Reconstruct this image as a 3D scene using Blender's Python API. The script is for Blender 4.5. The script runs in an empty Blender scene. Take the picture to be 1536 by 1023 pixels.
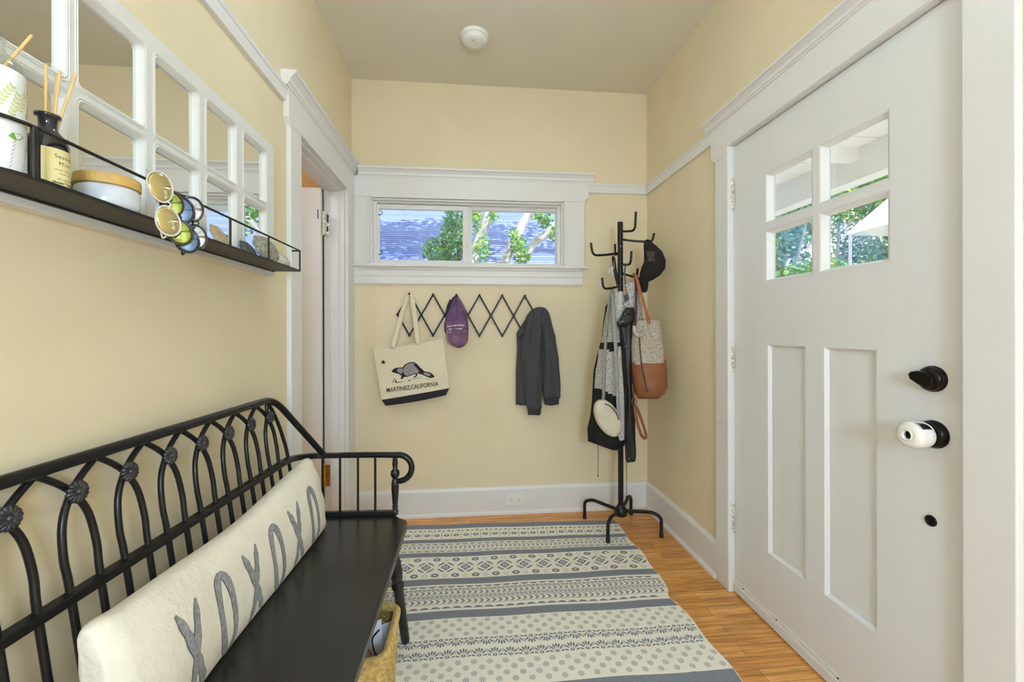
import bpy, math, random
from math import sin, cos, pi, sqrt, atan, radians as R
from mathutils import Vector, Matrix

# ------------------------------------------------------------------ camera, world, sun, exposure
sc = bpy.context.scene
col = sc.collection
F_PX, VPX, HY, ROLL, EYE = 644.9583, 705.12, 495.2834, -0.0021, 1.198
YAW = atan((768 - VPX) / F_PX)
cd = bpy.data.cameras.new('camera'); cam = bpy.data.objects.new('camera', cd); col.objects.link(cam)
cd.sensor_width = 36; cd.lens = F_PX * 36 / 1536; cd.shift_y = -(511.5 - HY) / 1536
cd.clip_start = 0.02; cd.clip_end = 200
cam.location = (0, 0, EYE)
cam.rotation_mode = 'QUATERNION'
cam.rotation_quaternion = (Matrix.Rotation(-YAW, 4, 'Z') @ Matrix.Rotation(pi / 2, 4, 'X') @ Matrix.Rotation(ROLL, 4, 'Z')).to_quaternion()
sc.camera = cam
sc.view_settings.view_transform = 'Standard'; sc.view_settings.look = 'None'
sc.view_settings.gamma = 1; sc.view_settings.use_curve_mapping = False
sc.view_settings.exposure = 0.60
sc.cycles.use_denoising = True
sc.cycles.max_bounces = 10; sc.cycles.diffuse_bounces = 6; sc.cycles.transparent_max_bounces = 12
sc.cycles.sample_clamp_indirect = 8

w = bpy.data.worlds.new('world'); sc.world = w; w.use_nodes = True
wn = w.node_tree; bg = wn.nodes['Background']
sky = wn.nodes.new('ShaderNodeTexSky'); sky.sky_type = 'HOSEK_WILKIE'; sky.turbidity = 3; sky.sun_direction = (0.35, -0.55, 0.75)
mixn = wn.nodes.new('ShaderNodeMix'); mixn.data_type = 'RGBA'; mixn.inputs[0].default_value = 0.75
wn.links.new(sky.outputs[0], mixn.inputs[6]); mixn.inputs[7].default_value = (0.86, 0.93, 1.0, 1)
wn.links.new(mixn.outputs[2], bg.inputs[0]); bg.inputs[1].default_value = 1.25

def light(name, kind, loc, energy, color=(1, 1, 1), size=None, rot=(0, 0, 0), parent=None, shape=None):
    ld = bpy.data.lights.new(name, kind); ld.energy = energy; ld.color = color
    o = bpy.data.objects.new(name, ld); col.objects.link(o); o.location = loc; o.rotation_euler = rot
    if kind == 'AREA':
        ld.shape = shape or 'DISK'; ld.size = size
    elif kind == 'POINT': ld.shadow_soft_size = size
    if parent: o.parent = parent; o.location = Vector(loc) - parent.location
    return o
sun = light('sun', 'SUN', (0, 0, 8), 4.0, (1, .96, .9))
sun.data.angle = R(.6)
sun.rotation_euler = Vector((-0.35, 0.55, -0.75)).to_track_quat('-Z', 'Y').to_euler()

# ------------------------------------------------------------------ measuring helpers (photo pixel -> point on a known plane)
def _ray(x, y):
    dx, dy = x - 768, y - HY
    u = (dx * cos(ROLL) + dy * sin(ROLL)) / F_PX; v = (-dx * sin(ROLL) + dy * cos(ROLL)) / F_PX
    return Vector((sin(YAW) + u * cos(YAW), cos(YAW) - u * sin(YAW), -v))
def atY(x, y, Y):
    r = _ray(x, y); p = r * (Y / r.y); return Vector((p.x, p.y, p.z + EYE))

XL, XR, YB, ZC = -0.7456, 1.1942, 2.809, 2.793
rnd = random.Random(7)

# ------------------------------------------------------------------ materials
def s2l(c):
    return tuple((v / 255 / 12.92 if v / 255 <= .04045 else ((v / 255 + .055) / 1.055) ** 2.4) for v in c)
MATS = {}
def M(name, rgb, rough=.5, metal=0, var=.05, scale=25, bump=0, bscale=None, spec=.5, coat=0, lin=False, stretch=(1, 1, 1), detail=3):
    if name in MATS: return MATS[name]
    c = rgb if lin else s2l(rgb)
    m = bpy.data.materials.new(name); m.use_nodes = True; nt = m.node_tree; b = nt.nodes['Principled BSDF']
    tc = nt.nodes.new('ShaderNodeTexCoord'); mp = nt.nodes.new('ShaderNodeMapping'); mp.inputs['Scale'].default_value = stretch
    nt.links.new(tc.outputs['Object'], mp.inputs[0])
    nz = nt.nodes.new('ShaderNodeTexNoise'); nz.inputs['Scale'].default_value = scale; nz.inputs['Detail'].default_value = detail
    nt.links.new(mp.outputs[0], nz.inputs['Vector'])
    rp = nt.nodes.new('ShaderNodeValToRGB'); e = rp.color_ramp.elements
    e[0].position = .3; e[1].position = .7
    e[0].color = tuple(max(0, v * (1 - var)) for v in c) + (1,); e[1].color = tuple(min(1, v * (1 + var)) for v in c) + (1,)
    nt.links.new(nz.outputs[0], rp.inputs[0]); nt.links.new(rp.outputs[0], b.inputs['Base Color'])
    b.inputs['Roughness'].default_value = rough; b.inputs['Metallic'].default_value = metal
    b.inputs['Specular IOR Level'].default_value = spec; b.inputs['Coat Weight'].default_value = coat
    if bump:
        n2 = nt.nodes.new('ShaderNodeTexNoise'); n2.inputs['Scale'].default_value = bscale or scale * 3; n2.inputs['Detail'].default_value = 4
        nt.links.new(mp.outputs[0], n2.inputs['Vector'])
        bp = nt.nodes.new('ShaderNodeBump'); bp.inputs['Strength'].default_value = bump; bp.inputs['Distance'].default_value = .004
        nt.links.new(n2.outputs[0], bp.inputs['Height']); nt.links.new(bp.outputs[0], b.inputs['Normal'])
    MATS[name] = m
    return m
def emis(name, rgb, s):
    m = bpy.data.materials.new(name); m.use_nodes = True; b = m.node_tree.nodes['Principled BSDF']
    b.inputs['Base Color'].default_value = (.9, .9, .9, 1); b.inputs['Emission Color'].default_value = (*rgb, 1); b.inputs['Emission Strength'].default_value = s
    return m
def glass_mat(name, tint=(1, 1, 1), refl=.03, rough=.0):
    m = bpy.data.materials.new(name); m.use_nodes = True; nt = m.node_tree; nt.nodes.clear()
    out = nt.nodes.new('ShaderNodeOutputMaterial'); mx = nt.nodes.new('ShaderNodeMixShader')
    t = nt.nodes.new('ShaderNodeBsdfTransparent'); t.inputs[0].default_value = (*tint, 1)
    g = nt.nodes.new('ShaderNodeBsdfGlossy'); g.inputs['Roughness'].default_value = rough
    lw = nt.nodes.new('ShaderNodeLayerWeight'); lw.inputs[0].default_value = .35
    mul = nt.nodes.new('ShaderNodeMath'); mul.operation = 'MULTIPLY_ADD'; mul.inputs[1].default_value = .22; mul.inputs[2].default_value = refl
    nt.links.new(lw.outputs['Fresnel'], mul.inputs[0]); nt.links.new(mul.outputs[0], mx.inputs[0])
    nt.links.new(t.outputs[0], mx.inputs[1]); nt.links.new(g.outputs[0], mx.inputs[2]); nt.links.new(mx.outputs[0], out.inputs[0])
    return m

WALL = M('wall_paint', (227, 214, 182), .75, var=.03, scale=3, bump=.05, bscale=60)
CEIL = M('ceiling_paint', (222, 216, 200), .8, var=.02, scale=3, bump=.04, bscale=60)
HALL = M('hall_paint', (220, 184, 128), .8, var=.03, scale=3)
TRIM = M('white_trim_paint', (226, 226, 224), .38, var=.012, scale=6, bump=.03, bscale=30)
DOORW = M('white_door_paint', (224, 225, 225), .4, var=.012, scale=5, bump=.06, bscale=40, stretch=(1, 3, .4))
BLACKM = M('black_metal', (30, 30, 32), .28, .35, var=.15, scale=60)
BLACKP = M('black_painted_wood', (34, 33, 33), .27, var=.2, scale=9, bump=.08, bscale=60)
BRASS = M('brass', (190, 150, 60), .35, .9, var=.25, scale=80)
DARKW = M('dark_gap', (40, 36, 32), .8)
CHROME = M('chrome', (200, 200, 205), .15, 1, var=.05)
GLASS = glass_mat('window_glass')
WHITEP = M('white_plastic', (232, 231, 226), .4, var=.01)

def wood_floor():
    m = bpy.data.materials.new('oak_floor'); m.use_nodes = True; nt = m.node_tree; b = nt.nodes['Principled BSDF']; L = nt.links.new
    tc = nt.nodes.new('ShaderNodeTexCoord')
    br = nt.nodes.new('ShaderNodeTexBrick'); br.offset = .37; br.offset_frequency = 2; br.inputs['Scale'].default_value = 1
    br.inputs['Brick Width'].default_value = .62; br.inputs['Row Height'].default_value = .057; br.inputs['Mortar Size'].default_value = .0009
    br.inputs['Mortar Smooth'].default_value = .3; br.inputs['Bias'].default_value = 0
    br.inputs['Color1'].default_value = (*s2l((238, 178, 102)), 1); br.inputs['Color2'].default_value = (*s2l((212, 146, 76)), 1); br.inputs['Mortar'].default_value = (*s2l((120, 74, 34)), 1)
    L(tc.outputs['Object'], br.inputs['Vector'])
    mp = nt.nodes.new('ShaderNodeMapping'); mp.inputs['Scale'].default_value = (2.2, 34, 1); L(tc.outputs['Object'], mp.inputs[0])
    nz = nt.nodes.new('ShaderNodeTexNoise'); nz.inputs['Scale'].default_value = 2.2; nz.inputs['Detail'].default_value = 6; nz.inputs['Distortion'].default_value = 1.2
    L(mp.outputs[0], nz.inputs['Vector'])
    rp = nt.nodes.new('ShaderNodeValToRGB'); e = rp.color_ramp.elements; e[0].position = .32; e[0].color = (.5, .42, .34, 1); e[1].position = .62; e[1].color = (1.08, 1.06, 1.04, 1)
    L(nz.outputs[0], rp.inputs[0])
    mx = nt.nodes.new('ShaderNodeMix'); mx.data_type = 'RGBA'; mx.blend_type = 'MULTIPLY'; mx.inputs[0].default_value = .8
    L(br.outputs['Color'], mx.inputs[6]); L(rp.outputs[0], mx.inputs[7]); L(mx.outputs[2], b.inputs['Base Color'])
    b.inputs['Roughness'].default_value = .3
    bp = nt.nodes.new('ShaderNodeBump'); bp.inputs['Strength'].default_value = .2; bp.inputs['Distance'].default_value = .002; bp.invert = True
    L(br.outputs['Fac'], bp.inputs['Height']); L(bp.outputs[0], b.inputs['Normal'])
    return m
FLOORM = wood_floor()

# ------------------------------------------------------------------ mesh builder
class MB:
    def __init__(s): s.v = []; s.f = []; s.mi = []; s.sm = []
    def add(s, vs, fs, mi=0, smooth=False):
        b = len(s.v); s.v += [tuple(p) for p in vs]
        for f in fs: s.f.append(tuple(b + i for i in f)); s.mi.append(mi); s.sm.append(smooth)
        return s
    def box(s, x0, x1, y0, y1, z0, z1, mi=0):
        x0, x1 = min(x0, x1), max(x0, x1); y0, y1 = min(y0, y1), max(y0, y1); z0, z1 = min(z0, z1), max(z0, z1)
        vs = [(x, y, z) for z in (z0, z1) for y in (y0, y1) for x in (x0, x1)]
        return s.add(vs, [(0, 2, 3, 1), (4, 5, 7, 6), (0, 1, 5, 4), (1, 3, 7, 5), (3, 2, 6, 7), (2, 0, 4, 6)], mi)
    def tube(s, path, r, n=10, closed=False, mi=0, flat=1.0, up=None, phase=0):
        P = [Vector(p) for p in path]; N = len(P); rs = r if isinstance(r, (list, tuple)) else [r] * N
        T = []
        for i in range(N):
            if closed: t = P[(i + 1) % N] - P[i - 1]
            else: t = P[min(i + 1, N - 1)] - P[max(i - 1, 0)]
            T.append(t.normalized() if t.length > 1e-9 else Vector((0, 0, 1)))
        a = Vector(up) if up else (Vector((0, 0, 1)) if abs(T[0].z) < .9 else Vector((1, 0, 0)))
        vs = []; nrm = (a - T[0] * a.dot(T[0])).normalized()
        for i in range(N):
            if up: nrm = Vector(up)
            nrm = (nrm - T[i] * nrm.dot(T[i]))
            nrm = nrm.normalized() if nrm.length > 1e-6 else Vector((1, 0, 0))
            bi = T[i].cross(nrm)
            for k in range(n):
                th = 2 * pi * k / n + phase
                vs.append(P[i] + nrm * (cos(th) * rs[i]) + bi * (sin(th) * rs[i] * flat))
        fs = []
        for i in range(N if closed else N - 1):
            j = (i + 1) % N
            for k in range(n):
                fs.append((i * n + k, i * n + (k + 1) % n, j * n + (k + 1) % n, j * n + k))
        s.add(vs, fs, mi, n > 5)
        if not closed:
            s.add([vs[k] for k in range(n)], [tuple(range(n))[::-1]], mi)
            s.add([vs[(N - 1) * n + k] for k in range(n)], [tuple(range(n))], mi)
        return s
    def lathe(s, prof, org=(0, 0, 0), axis=(0, 0, 1), n=24, mi=0, smooth=True, ref=None):
        ax = Vector(axis).normalized(); u = Vector(ref) if ref else (Vector((1, 0, 0)) if abs(ax.x) < .9 else Vector((0, 1, 0)))
        u = (u - ax * u.dot(ax)).normalized(); v = ax.cross(u); o = Vector(org)
        vs = []
        for r, h in prof:
            for k in range(n):
                t = 2 * pi * k / n; vs.append(o + ax * h + u * (cos(t) * r) + v * (sin(t) * r))
        fs = []
        for i in range(len(prof) - 1):
            for k in range(n): fs.append((i * n + k, i * n + (k + 1) % n, (i + 1) * n + (k + 1) % n, (i + 1) * n + k))
        s.add(vs, fs, mi, smooth)
        if prof[0][0] > 1e-5: s.add(vs[:n], [tuple(range(n))[::-1]], mi)
        if prof[-1][0] > 1e-5: s.add(vs[-n:], [tuple(range(n))], mi)
        return s
    def prism(s, poly, thick, mi=0, smooth=False):
        """poly: list of 3D points (one side); thick: extrusion vector"""
        P = [Vector(p) for p in poly]; t = Vector(thick); n = len(P)
        vs = P + [p + t for p in P]
        fs = [tuple(range(n)), tuple(range(2 * n - 1, n - 1, -1))] + [(i, i + n, (i + 1) % n + n, (i + 1) % n) for i in range(n)]
        return s.add(vs, fs, mi, smooth)
    def sweep(s, prof, p0, p1, out, up=(0, 0, 1), mi=0):
        """profile [(outward, up)] swept from p0 to p1"""
        o = Vector(out); u = Vector(up); p0 = Vector(p0); p1 = Vector(p1); n = len(prof)
        a = [p0 + o * x + u * y for x, y in prof]
        return s.prism(a, p1 - p0, mi)
    def loft(s, rings, mi=0, cap=True, smooth=True, mif=None):
        n = len(rings[0]); vs = [p for r in rings for p in r]; b = len(s.v)
        s.v += [tuple(p) for p in vs]
        for i in range(len(rings) - 1):
            for k in range(n):
                s.f.append((b + i * n + k, b + i * n + (k + 1) % n, b + (i + 1) * n + (k + 1) % n, b + (i + 1) * n + k))
                s.mi.append(mif(i, k) if mif else mi); s.sm.append(smooth)
        if cap:
            for q in (0, len(rings) - 1):
                f = [b + q * n + k for k in range(n)]
                s.f.append(tuple(f[::-1] if q == 0 else f)); s.mi.append(mif(min(q, len(rings) - 2), 0) if mif else mi); s.sm.append(smooth)
        return s
    def grid(s, fn, nu, nv, mi=0, smooth=True, mif=None):
        vs = [fn(i / nu, j / nv) for j in range(nv + 1) for i in range(nu + 1)]
        b = len(s.v); s.v += [tuple(p) for p in vs]
        for j in range(nv):
            for i in range(nu):
                a = b + j * (nu + 1) + i
                s.f.append((a, a + 1, a + nu + 2, a + nu + 1)); s.mi.append(mif(i, j) if mif else mi); s.sm.append(smooth)
        return s

def obj(name, mb, mats, parent=None, bevel=0, solid=0, subsurf=0):
    me = bpy.data.meshes.new(name)
    off = Vector((0, 0, 0)); p = parent
    while p: off += p.location; p = p.parent
    me.from_pydata([tuple(Vector(v) - off) for v in mb.v], [], mb.f)
    for m in (mats if isinstance(mats, (list, tuple)) else [mats]): me.materials.append(m)
    for i, pl in enumerate(me.polygons): pl.material_index = mb.mi[i]; pl.use_smooth = mb.sm[i]
    me.update()
    o = bpy.data.objects.new(name, me); col.objects.link(o)
    if parent: o.parent = parent
    if solid:
        d = o.modifiers.new('thick', 'SOLIDIFY'); d.thickness = solid; d.offset = 0
    if bevel:
        d = o.modifiers.new('bevel', 'BEVEL'); d.width = bevel; d.segments = 2; d.limit_method = 'ANGLE'; d.angle_limit = R(50)
    if subsurf:
        d = o.modifiers.new('sub', 'SUBSURF'); d.levels = subsurf; d.render_levels = subsurf
    return o
def tag(o, label, cat, group=None):
    o['label'] = label; o['category'] = cat
    if group: o['group'] = group
    return o
def thing(name, label, cat, loc=(0, 0, 0), group=None):
    o = bpy.data.objects.new(name, None); col.objects.link(o); o.location = loc; o.empty_display_size = .05
    return tag(o, label, cat, group)
def struct(name, mb, m, parent=None, bevel=0, label=None):
    o = obj(name, mb, m, parent, bevel)
    if parent is None: o['kind'] = 'structure'
    if label: o['label'] = label
    return o
def sempty(name, loc=(0, 0, 0)):
    o = bpy.data.objects.new(name, None); col.objects.link(o); o.location = loc; o['kind'] = 'structure'; return o
def copy_tree(o, parent=None):
    c = o.copy(); col.objects.link(c)
    if parent: c.parent = parent
    for ch in list(o.children): copy_tree(ch, c)
    return c
def textmesh(s, size, mat4, mb, mi=0, spacing=1.0, align='LEFT', sx=1.0, offset=0.0):
    cu = bpy.data.curves.new('lettering', 'FONT'); cu.body = s; cu.size = size; cu.space_character = spacing; cu.align_x = align; cu.offset = offset
    cu.resolution_u = 3
    o = bpy.data.objects.new('lettering', cu); col.objects.link(o)
    dg = bpy.context.evaluated_depsgraph_get(); dg.update()
    me = bpy.data.meshes.new_from_object(o.evaluated_get(dg))
    vs = [mat4(Vector((v.co.x * sx, v.co.y, 0))) if callable(mat4) else mat4 @ Vector((v.co.x * sx, v.co.y, 0)) for v in me.vertices]
    me.calc_loop_triangles(); mb.add(vs, [tuple(t.vertices) for t in me.loop_triangles], mi)
    bpy.data.objects.remove(o); bpy.data.meshes.remove(me); bpy.data.curves.remove(cu)

# ================================================================== SETTING
YN = -2.6     # rear wall
struct('floor', MB().box(-2.45, 1.42, YN - .1, 3.05, -.06, 0), FLOORM)
struct('ceiling', MB().box(-2.45, 1.42, YN - .12, 3.05, ZC, ZC + .25), CEIL)
# left wall with the doorway
DL0, DL1, DLZ = 1.947, 2.657, 2.043
b = MB().box(XL - .115, XL, YN, DL0 - .0, 0, ZC).box(XL - .115, XL, DL1, 3.05, 0, ZC).box(XL - .115, XL, DL0, DL1, DLZ, ZC)
struct('wall_left', b, WALL)
# back wall with the high window
WX0, WX1, WZ0, WZ1 = -.627, .614, 1.618, 2.039
b = MB().box(XL, WX0, YB, 2.93, 0, ZC).box(WX1, XR + .13, YB, 2.93, 0, ZC).box(WX0, WX1, YB, 2.93, 0, WZ0).box(WX0, WX1, YB, 2.93, WZ1, ZC)
struct('wall_back', b, WALL)
# right wall with the front door opening
RY0, RY1, RZ = .912, 1.872, 2.045
b = MB().box(XR, XR + .13, YN, RY0, 0, ZC).box(XR, XR + .13, RY1, YB, 0, ZC).box(XR, XR + .13, RY0, RY1, RZ, ZC)
struct('wall_right', b, WALL)
# rear wall (behind the photographer) with a wide unseen window added to let in skylight
b = MB().box(XL, -.45, YN - .1, YN, 0, ZC).box(.9, XR + .13, YN - .1, YN, 0, ZC).box(-.45, .9, YN - .1, YN, 0, .6).box(-.45, .9, YN - .1, YN, 2.15, ZC)
struct('wall_rear', b, WALL)
rw = sempty('added_window', (.225, YN, .6))
b = MB().box(-.53, -.45, YN, YN + .02, .52, 2.23).box(.9, .98, YN, YN + .02, .52, 2.23).box(-.45, .9, YN, YN + .02, 2.15, 2.23).box(-.45, .9, YN, YN + .03, .52, .6)
b.box(.205, .245, YN - .06, YN - .02, .6, 2.15).box(-.45, .9, YN - .06, YN - .02, 1.35, 1.39)
obj('window_frame', b, TRIM, rw, .003); obj('pane', MB().box(-.45, .9, YN - .045, YN - .04, .6, 2.15), GLASS, rw)
# hall behind the left doorway
struct('wall_hall_left', MB().box(-2.45, -2.35, .6, 3.05, 0, ZC), HALL)
struct('wall_hall_back', MB().box(-2.35, XL - .115, 2.93, 3.05, 0, ZC), HALL)
struct('wall_hall_front', MB().box(-2.35, XL - .115, .6, .7, 0, ZC), HALL)

# baseboards
def bb(name, p0, p1, out, z=.177, t=.017):
    prof = [(0, .0), (t + .012, .0), (t + .012, .012), (t + .004, .022), (t, .022), (t, z - .018), (t - .005, z - .006), (t - .009, z), (0, z)]
    struct(name, MB().sweep(prof, p0, p1, out), TRIM)
bb('baseboard_back', (XL + .02, YB, 0), (XR, YB, 0), (0, -1, 0))
bb('baseboard_right', (XR, 1.964, 0), (XR, YB, 0), (-1, 0, 0))
bb('baseboard_left', (XL, YN, 0), (XL, 1.835, 0), (1, 0, 0))
bb('baseboard_right_rear', (XR, YN, 0), (XR, .815, 0), (-1, 0, 0))

# picture rails
railp = [(0, 0), (.014, 0), (.014, .042), (.018, .046), (.02, .058), (.016, .064), (0, .064)]
struct('trim_1', MB().sweep(railp, (XL, YN, 2.118), (XL, 1.80, 2.118), (1, 0, 0)), TRIM)
struct('trim_2', MB().sweep(railp, (.78, YB, 2.112), (XR, YB, 2.112), (0, -1, 0)), TRIM)
struct('trim_3', MB().sweep(railp, (XR, 2.0, 2.108), (XR, YB, 2.112), (-1, 0, 0)), TRIM)
struct('trim_4', MB().sweep(railp, (XR, YN, 2.108), (XR, .80, 2.108), (-1, 0, 0)), TRIM)

crown = [(.02, 0), (.026, 0), (.028, .008), (.034, .012), (.038, .026), (.052, .042), (.06, .046), (.06, .058), (0, .06), (0, 0)]
def ear_poly(a0, a1, z0, z1, ear, cz):
    """head casing outline in (along, z), with little shaped ears at both ends"""
    return [(a0, z0), (a0, z0 + .0), (a0 - ear * .4, z0 + cz * .35), (a0 - ear, z0 + cz), (a0 - ear, z1), (a1 + ear, z1), (a1 + ear, z0 + cz), (a1 + ear * .4, z0 + cz * .35), (a1, z0)]
# casing of the left doorway
t = sempty('trim_5', (XL, 2.3, 0))
obj('casing', MB().box(XL, XL + .02, 1.833, DL0, 0, DLZ + .01).box(XL, XL + .02, DL1, YB, 0, DLZ + .01), TRIM, t, .003)
pts = [(1.833, 2.03), (1.824, 2.043), (1.808, 2.062), (1.808, 2.18), (YB, 2.18), (YB, 2.043), (1.947, 2.043)]
obj('head_casing', MB().prism([(XL, a, z) for a, z in pts], (.022, 0, 0)), TRIM, t, .002)
obj('crown_molding', MB().sweep(crown, (XL, 1.785, 2.178), (XL, YB, 2.178), (1, 0, 0)), TRIM, t)
b = MB().box(XL - .115, XL, DL0, DL0 + .012, 0, DLZ).box(XL - .115, XL, DL1 - .012, DL1, 0, DLZ).box(XL - .115, XL, DL0, DL1, DLZ - .012, DLZ)
b.box(XL - .075, XL - .03, DL1 - .024, DL1 - .012, 0, DLZ - .012).box(XL - .075, XL - .03, DL0 + .012, DL1 - .012, DLZ - .024, DLZ - .012)
obj('jamb', b, TRIM, t, .0015)
# casing round the back window
t = sempty('trim_6', (0, YB, 1.5))
obj('casing', MB().box(XL + .02, WX0, YB - .02, YB, 1.62, 2.05).box(WX1 + .012, .757, YB - .02, YB, 1.62, 2.05), TRIM, t, .003)
pts = [(XL + .022, 2.045), (XL + .022, 2.175), (.786, 2.175), (.786, 2.085), (.78, 2.07), (.766, 2.06), (.757, 2.045)]
obj('head_casing', MB().prism([(a, YB, z) for a, z in pts], (0, -.022, 0)), TRIM, t, .002)
obj('crown_molding', MB().sweep(crown, (XL + .05, YB, 2.168), (.815, YB, 2.168), (0, -1, 0)), TRIM, t)
b = MB().box(WX0 - .012, WX1 + .012, YB - .028, YB - .018, 2.039, 2.051).box(WX0 - .012, WX0, YB - .028, YB - .018, 1.62, 2.051).box(WX1, WX1 + .012, YB - .028, YB - .018, 1.62, 2.051)
obj('bead', b, TRIM, t, .003)
obj('window_sill', MB().box(XL + .02, .772, YB - .05, YB + .06, 1.600, 1.618), TRIM, t, .004)
ap = [(0, 0), (.012, 0), (.016, .008), (.016, .05), (.02, .055), (.02, .088), (.026, .1), (.026, .108), (0, .108)]
obj('apron', MB().sweep(ap, (XL + .02, YB, 1.492), (.742, YB, 1.492), (0, -1, 0)), TRIM, t)

# window in the back wall
t = sempty('window_1', (0, YB, WZ0))
b = MB()
def ring(b, x0, x1, z0, z1, wd, y0, y1, mi=0):
    b.box(x0, x0 + wd, y0, y1, z0, z1, mi).box(x1 - wd, x1, y0, y1, z0, z1, mi).box(x0 + wd, x1 - wd, y0, y1, z0, z0 + wd, mi).box(x0 + wd, x1 - wd, y0, y1, z1 - wd, z1, mi)
ring(b, WX0, WX1, WZ0, WZ1, .012, YB - .015, 2.93)
ring(b, WX0 + .012, WX1 - .012, WZ0, WZ1 - .0, .022, YB + .02, 2.91)
obj('window_frame', b, TRIM, t, .002)
def sash(name, x0, x1, z0, z1, gx0, gx1, gz0, gz1, y0, y1):
    b = MB().box(x0, gx0, y0, y1, z0, z1).box(gx1, x1, y0, y1, z0, z1).box(gx0, gx1, y0, y1, z0, gz0).box(gx0, gx1, y0, y1, gz1, z1)
    s = obj(name, b, TRIM, t, .0025)
    obj('pane', MB().box(gx0 - .003, gx1 + .003, (y0 + y1) / 2 - .002, (y0 + y1) / 2 + .002, gz0 - .003, gz1 + .003), GLASS, s)
    return s
sl = sash('sash', -.605, -.012, 1.632, 2.012, -.579, -.047, 1.653, 1.981, 2.835, 2.86)
sr = sash('sash', -.03, .605, 1.625, 2.02, .014, .583, 1.64, 1.993, 2.865, 2.89)
obj('latch', MB().box(-.026, -.012, 2.826, 2.836, 1.76, 1.81).box(-.024, -.018, 2.816, 2.83, 1.775, 1.8), WHITEP, sl, .002)
for z in (1.955, 1.70):
    p = [(-.574 + .014 * sin(a), 2.832 - .002, z - .014 * cos(a) * 1.0) for a in [i * pi / 8 for i in range(9)]]
    obj('cup_hook', MB().tube([(-.585, 2.836, z - .014)] + p, .0024, 6), BLACKM, sl)

# baseboard outlet
t = thing('wall_outlet', 'white double electrical outlet set sideways in the back baseboard', 'outlet', (.2875, 2.79, .095))
obj('cover_plate', MB().box(.224, .351, 2.784, 2.792, .055, .136), WHITEP, t, .003)
for dx in (-.026, .026):
    f = obj('socket', MB().lathe([(.0165, 0), (.0165, .003), (.0155, .004)], (.2875 + dx, 2.784, .0955), (0, -1, 0), 20), WHITEP, t)
    obj('slot', MB().box(.2875 + dx - .006, .2875 + dx - .004, 2.7795, 2.7805, .091, .1).box(.2875 + dx + .004, .2875 + dx + .006, 2.7795, 2.7805, .091, .1), DARKW, f)

# casing of the front door
t = sempty('trim_7', (XR, 1.4, 0))
obj('casing', MB().box(XR - .02, XR, 1.8635, 1.963, 0, 2.04).box(XR - .02, XR, .819, .9225, 0, 2.04), TRIM, t, .003)
pts = [(1.963, 2.0), (1.98, 2.012), (2.0, 2.035), (2.0, 2.165), (.79, 2.165), (.79, 2.035), (.80, 2.012), (.819, 2.0), (.9225, 2.0), (.9225, 2.0395), (1.8635, 2.0395), (1.8635, 2.0)]
obj('head_casing', MB().prism([(XR, a, z) for a, z in pts], (-.022, 0, 0)), TRIM, t, .002)
crn = [(x, y * .66) for x, y in crown]
obj('crown_molding', MB().sweep(crn, (XR, 2.03, 2.163), (XR, .76, 2.163), (-1, 0, 0)), TRIM, t)
b = MB().box(XR - .018, XR + .13, 1.861, RY1, 0, RZ).box(XR - .018, XR + .13, RY0, .925, 0, RZ).box(XR - .018, XR + .13, RY0, RY1, 2.037, RZ)
b.box(1.25, 1.32, 1.849, 1.861, 0, 2.037).box(1.25, 1.32, .925, .937, 0, 2.037).box(1.25, 1.32, .925, 1.861, 2.025, 2.037)
obj('jamb', b, TRIM, t, .0015)

# ------------------------------------------------------------------ front door
D = sempty('door_1', (1.203, 1.86, 0))
dx0, dx1 = 1.203, 1.246
ys = [.928, 1.127, 1.377, 1.406, 1.648, 1.858]; zs = [.012, 1.394, 1.601, 1.631, 1.835, 2.033]
py = [(1.168, 1.358), (1.441, 1.637)]; pz = (.292, 1.137)
b = MB()
b.box(dx0, dx1, .928, 1.858, 1.835, 2.033); b.box(dx0, dx1, .928, 1.858, pz[1], 1.394); b.box(dx0, dx1, .928, 1.858, .012, pz[0])
for z0, z1 in ((1.394, 1.601), (1.631, 1.835)):
    b.box(dx0, dx1, .928, 1.127, z0, z1); b.box(dx0, dx1, 1.377, 1.406, z0, z1); b.box(dx0, dx1, 1.648, 1.858, z0, z1)
b.box(dx0, dx1, 1.127, 1.648, 1.601, 1.631) if False else b.box(dx0, dx1, .928, 1.858, 1.601, 1.631)
b.box(dx0, dx1, .928, py[0][0], *pz); b.box(dx0, dx1, py[0][1], py[1][0], *pz); b.box(dx0, dx1, py[1][1], 1.858, *pz)
obj('door_slab', b, DOORW, D)
for y0, y1 in py:
    obj('panel', MB().box(dx0 + .014, dx1 - .012, y0 - .004, y1 + .004, pz[0] - .004, pz[1] + .004), DOORW, D)
def frame_yz(b, y0, y1, z0, z1, x0, x1, wd0, wd1):
    """mitred bevelled stop round an opening: wd0 at x0 face, wd1 deep at x1"""
    o = [(x0, y0, z0), (x0, y1, z0), (x0, y1, z1), (x0, y0, z1)]
    i = [(x1, y0 + wd1, z0 + wd1), (x1, y1 - wd1, z0 + wd1), (x1, y1 - wd1, z1 - wd1), (x1, y0 + wd1, z1 - wd1)]
    m = [(x0 + .002, y0 + wd0, z0 + wd0), (x0 + .002, y1 - wd0, z0 + wd0), (x0 + .002, y1 - wd0, z1 - wd0), (x0 + .002, y0 + wd0, z1 - wd0)]
    b.add(o + m + i, [(k, (k + 1) % 4, 4 + (k + 1) % 4, 4 + k) for k in range(4)] + [(4 + k, 4 + (k + 1) % 4, 8 + (k + 1) % 4, 8 + k) for k in range(4)])
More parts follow.
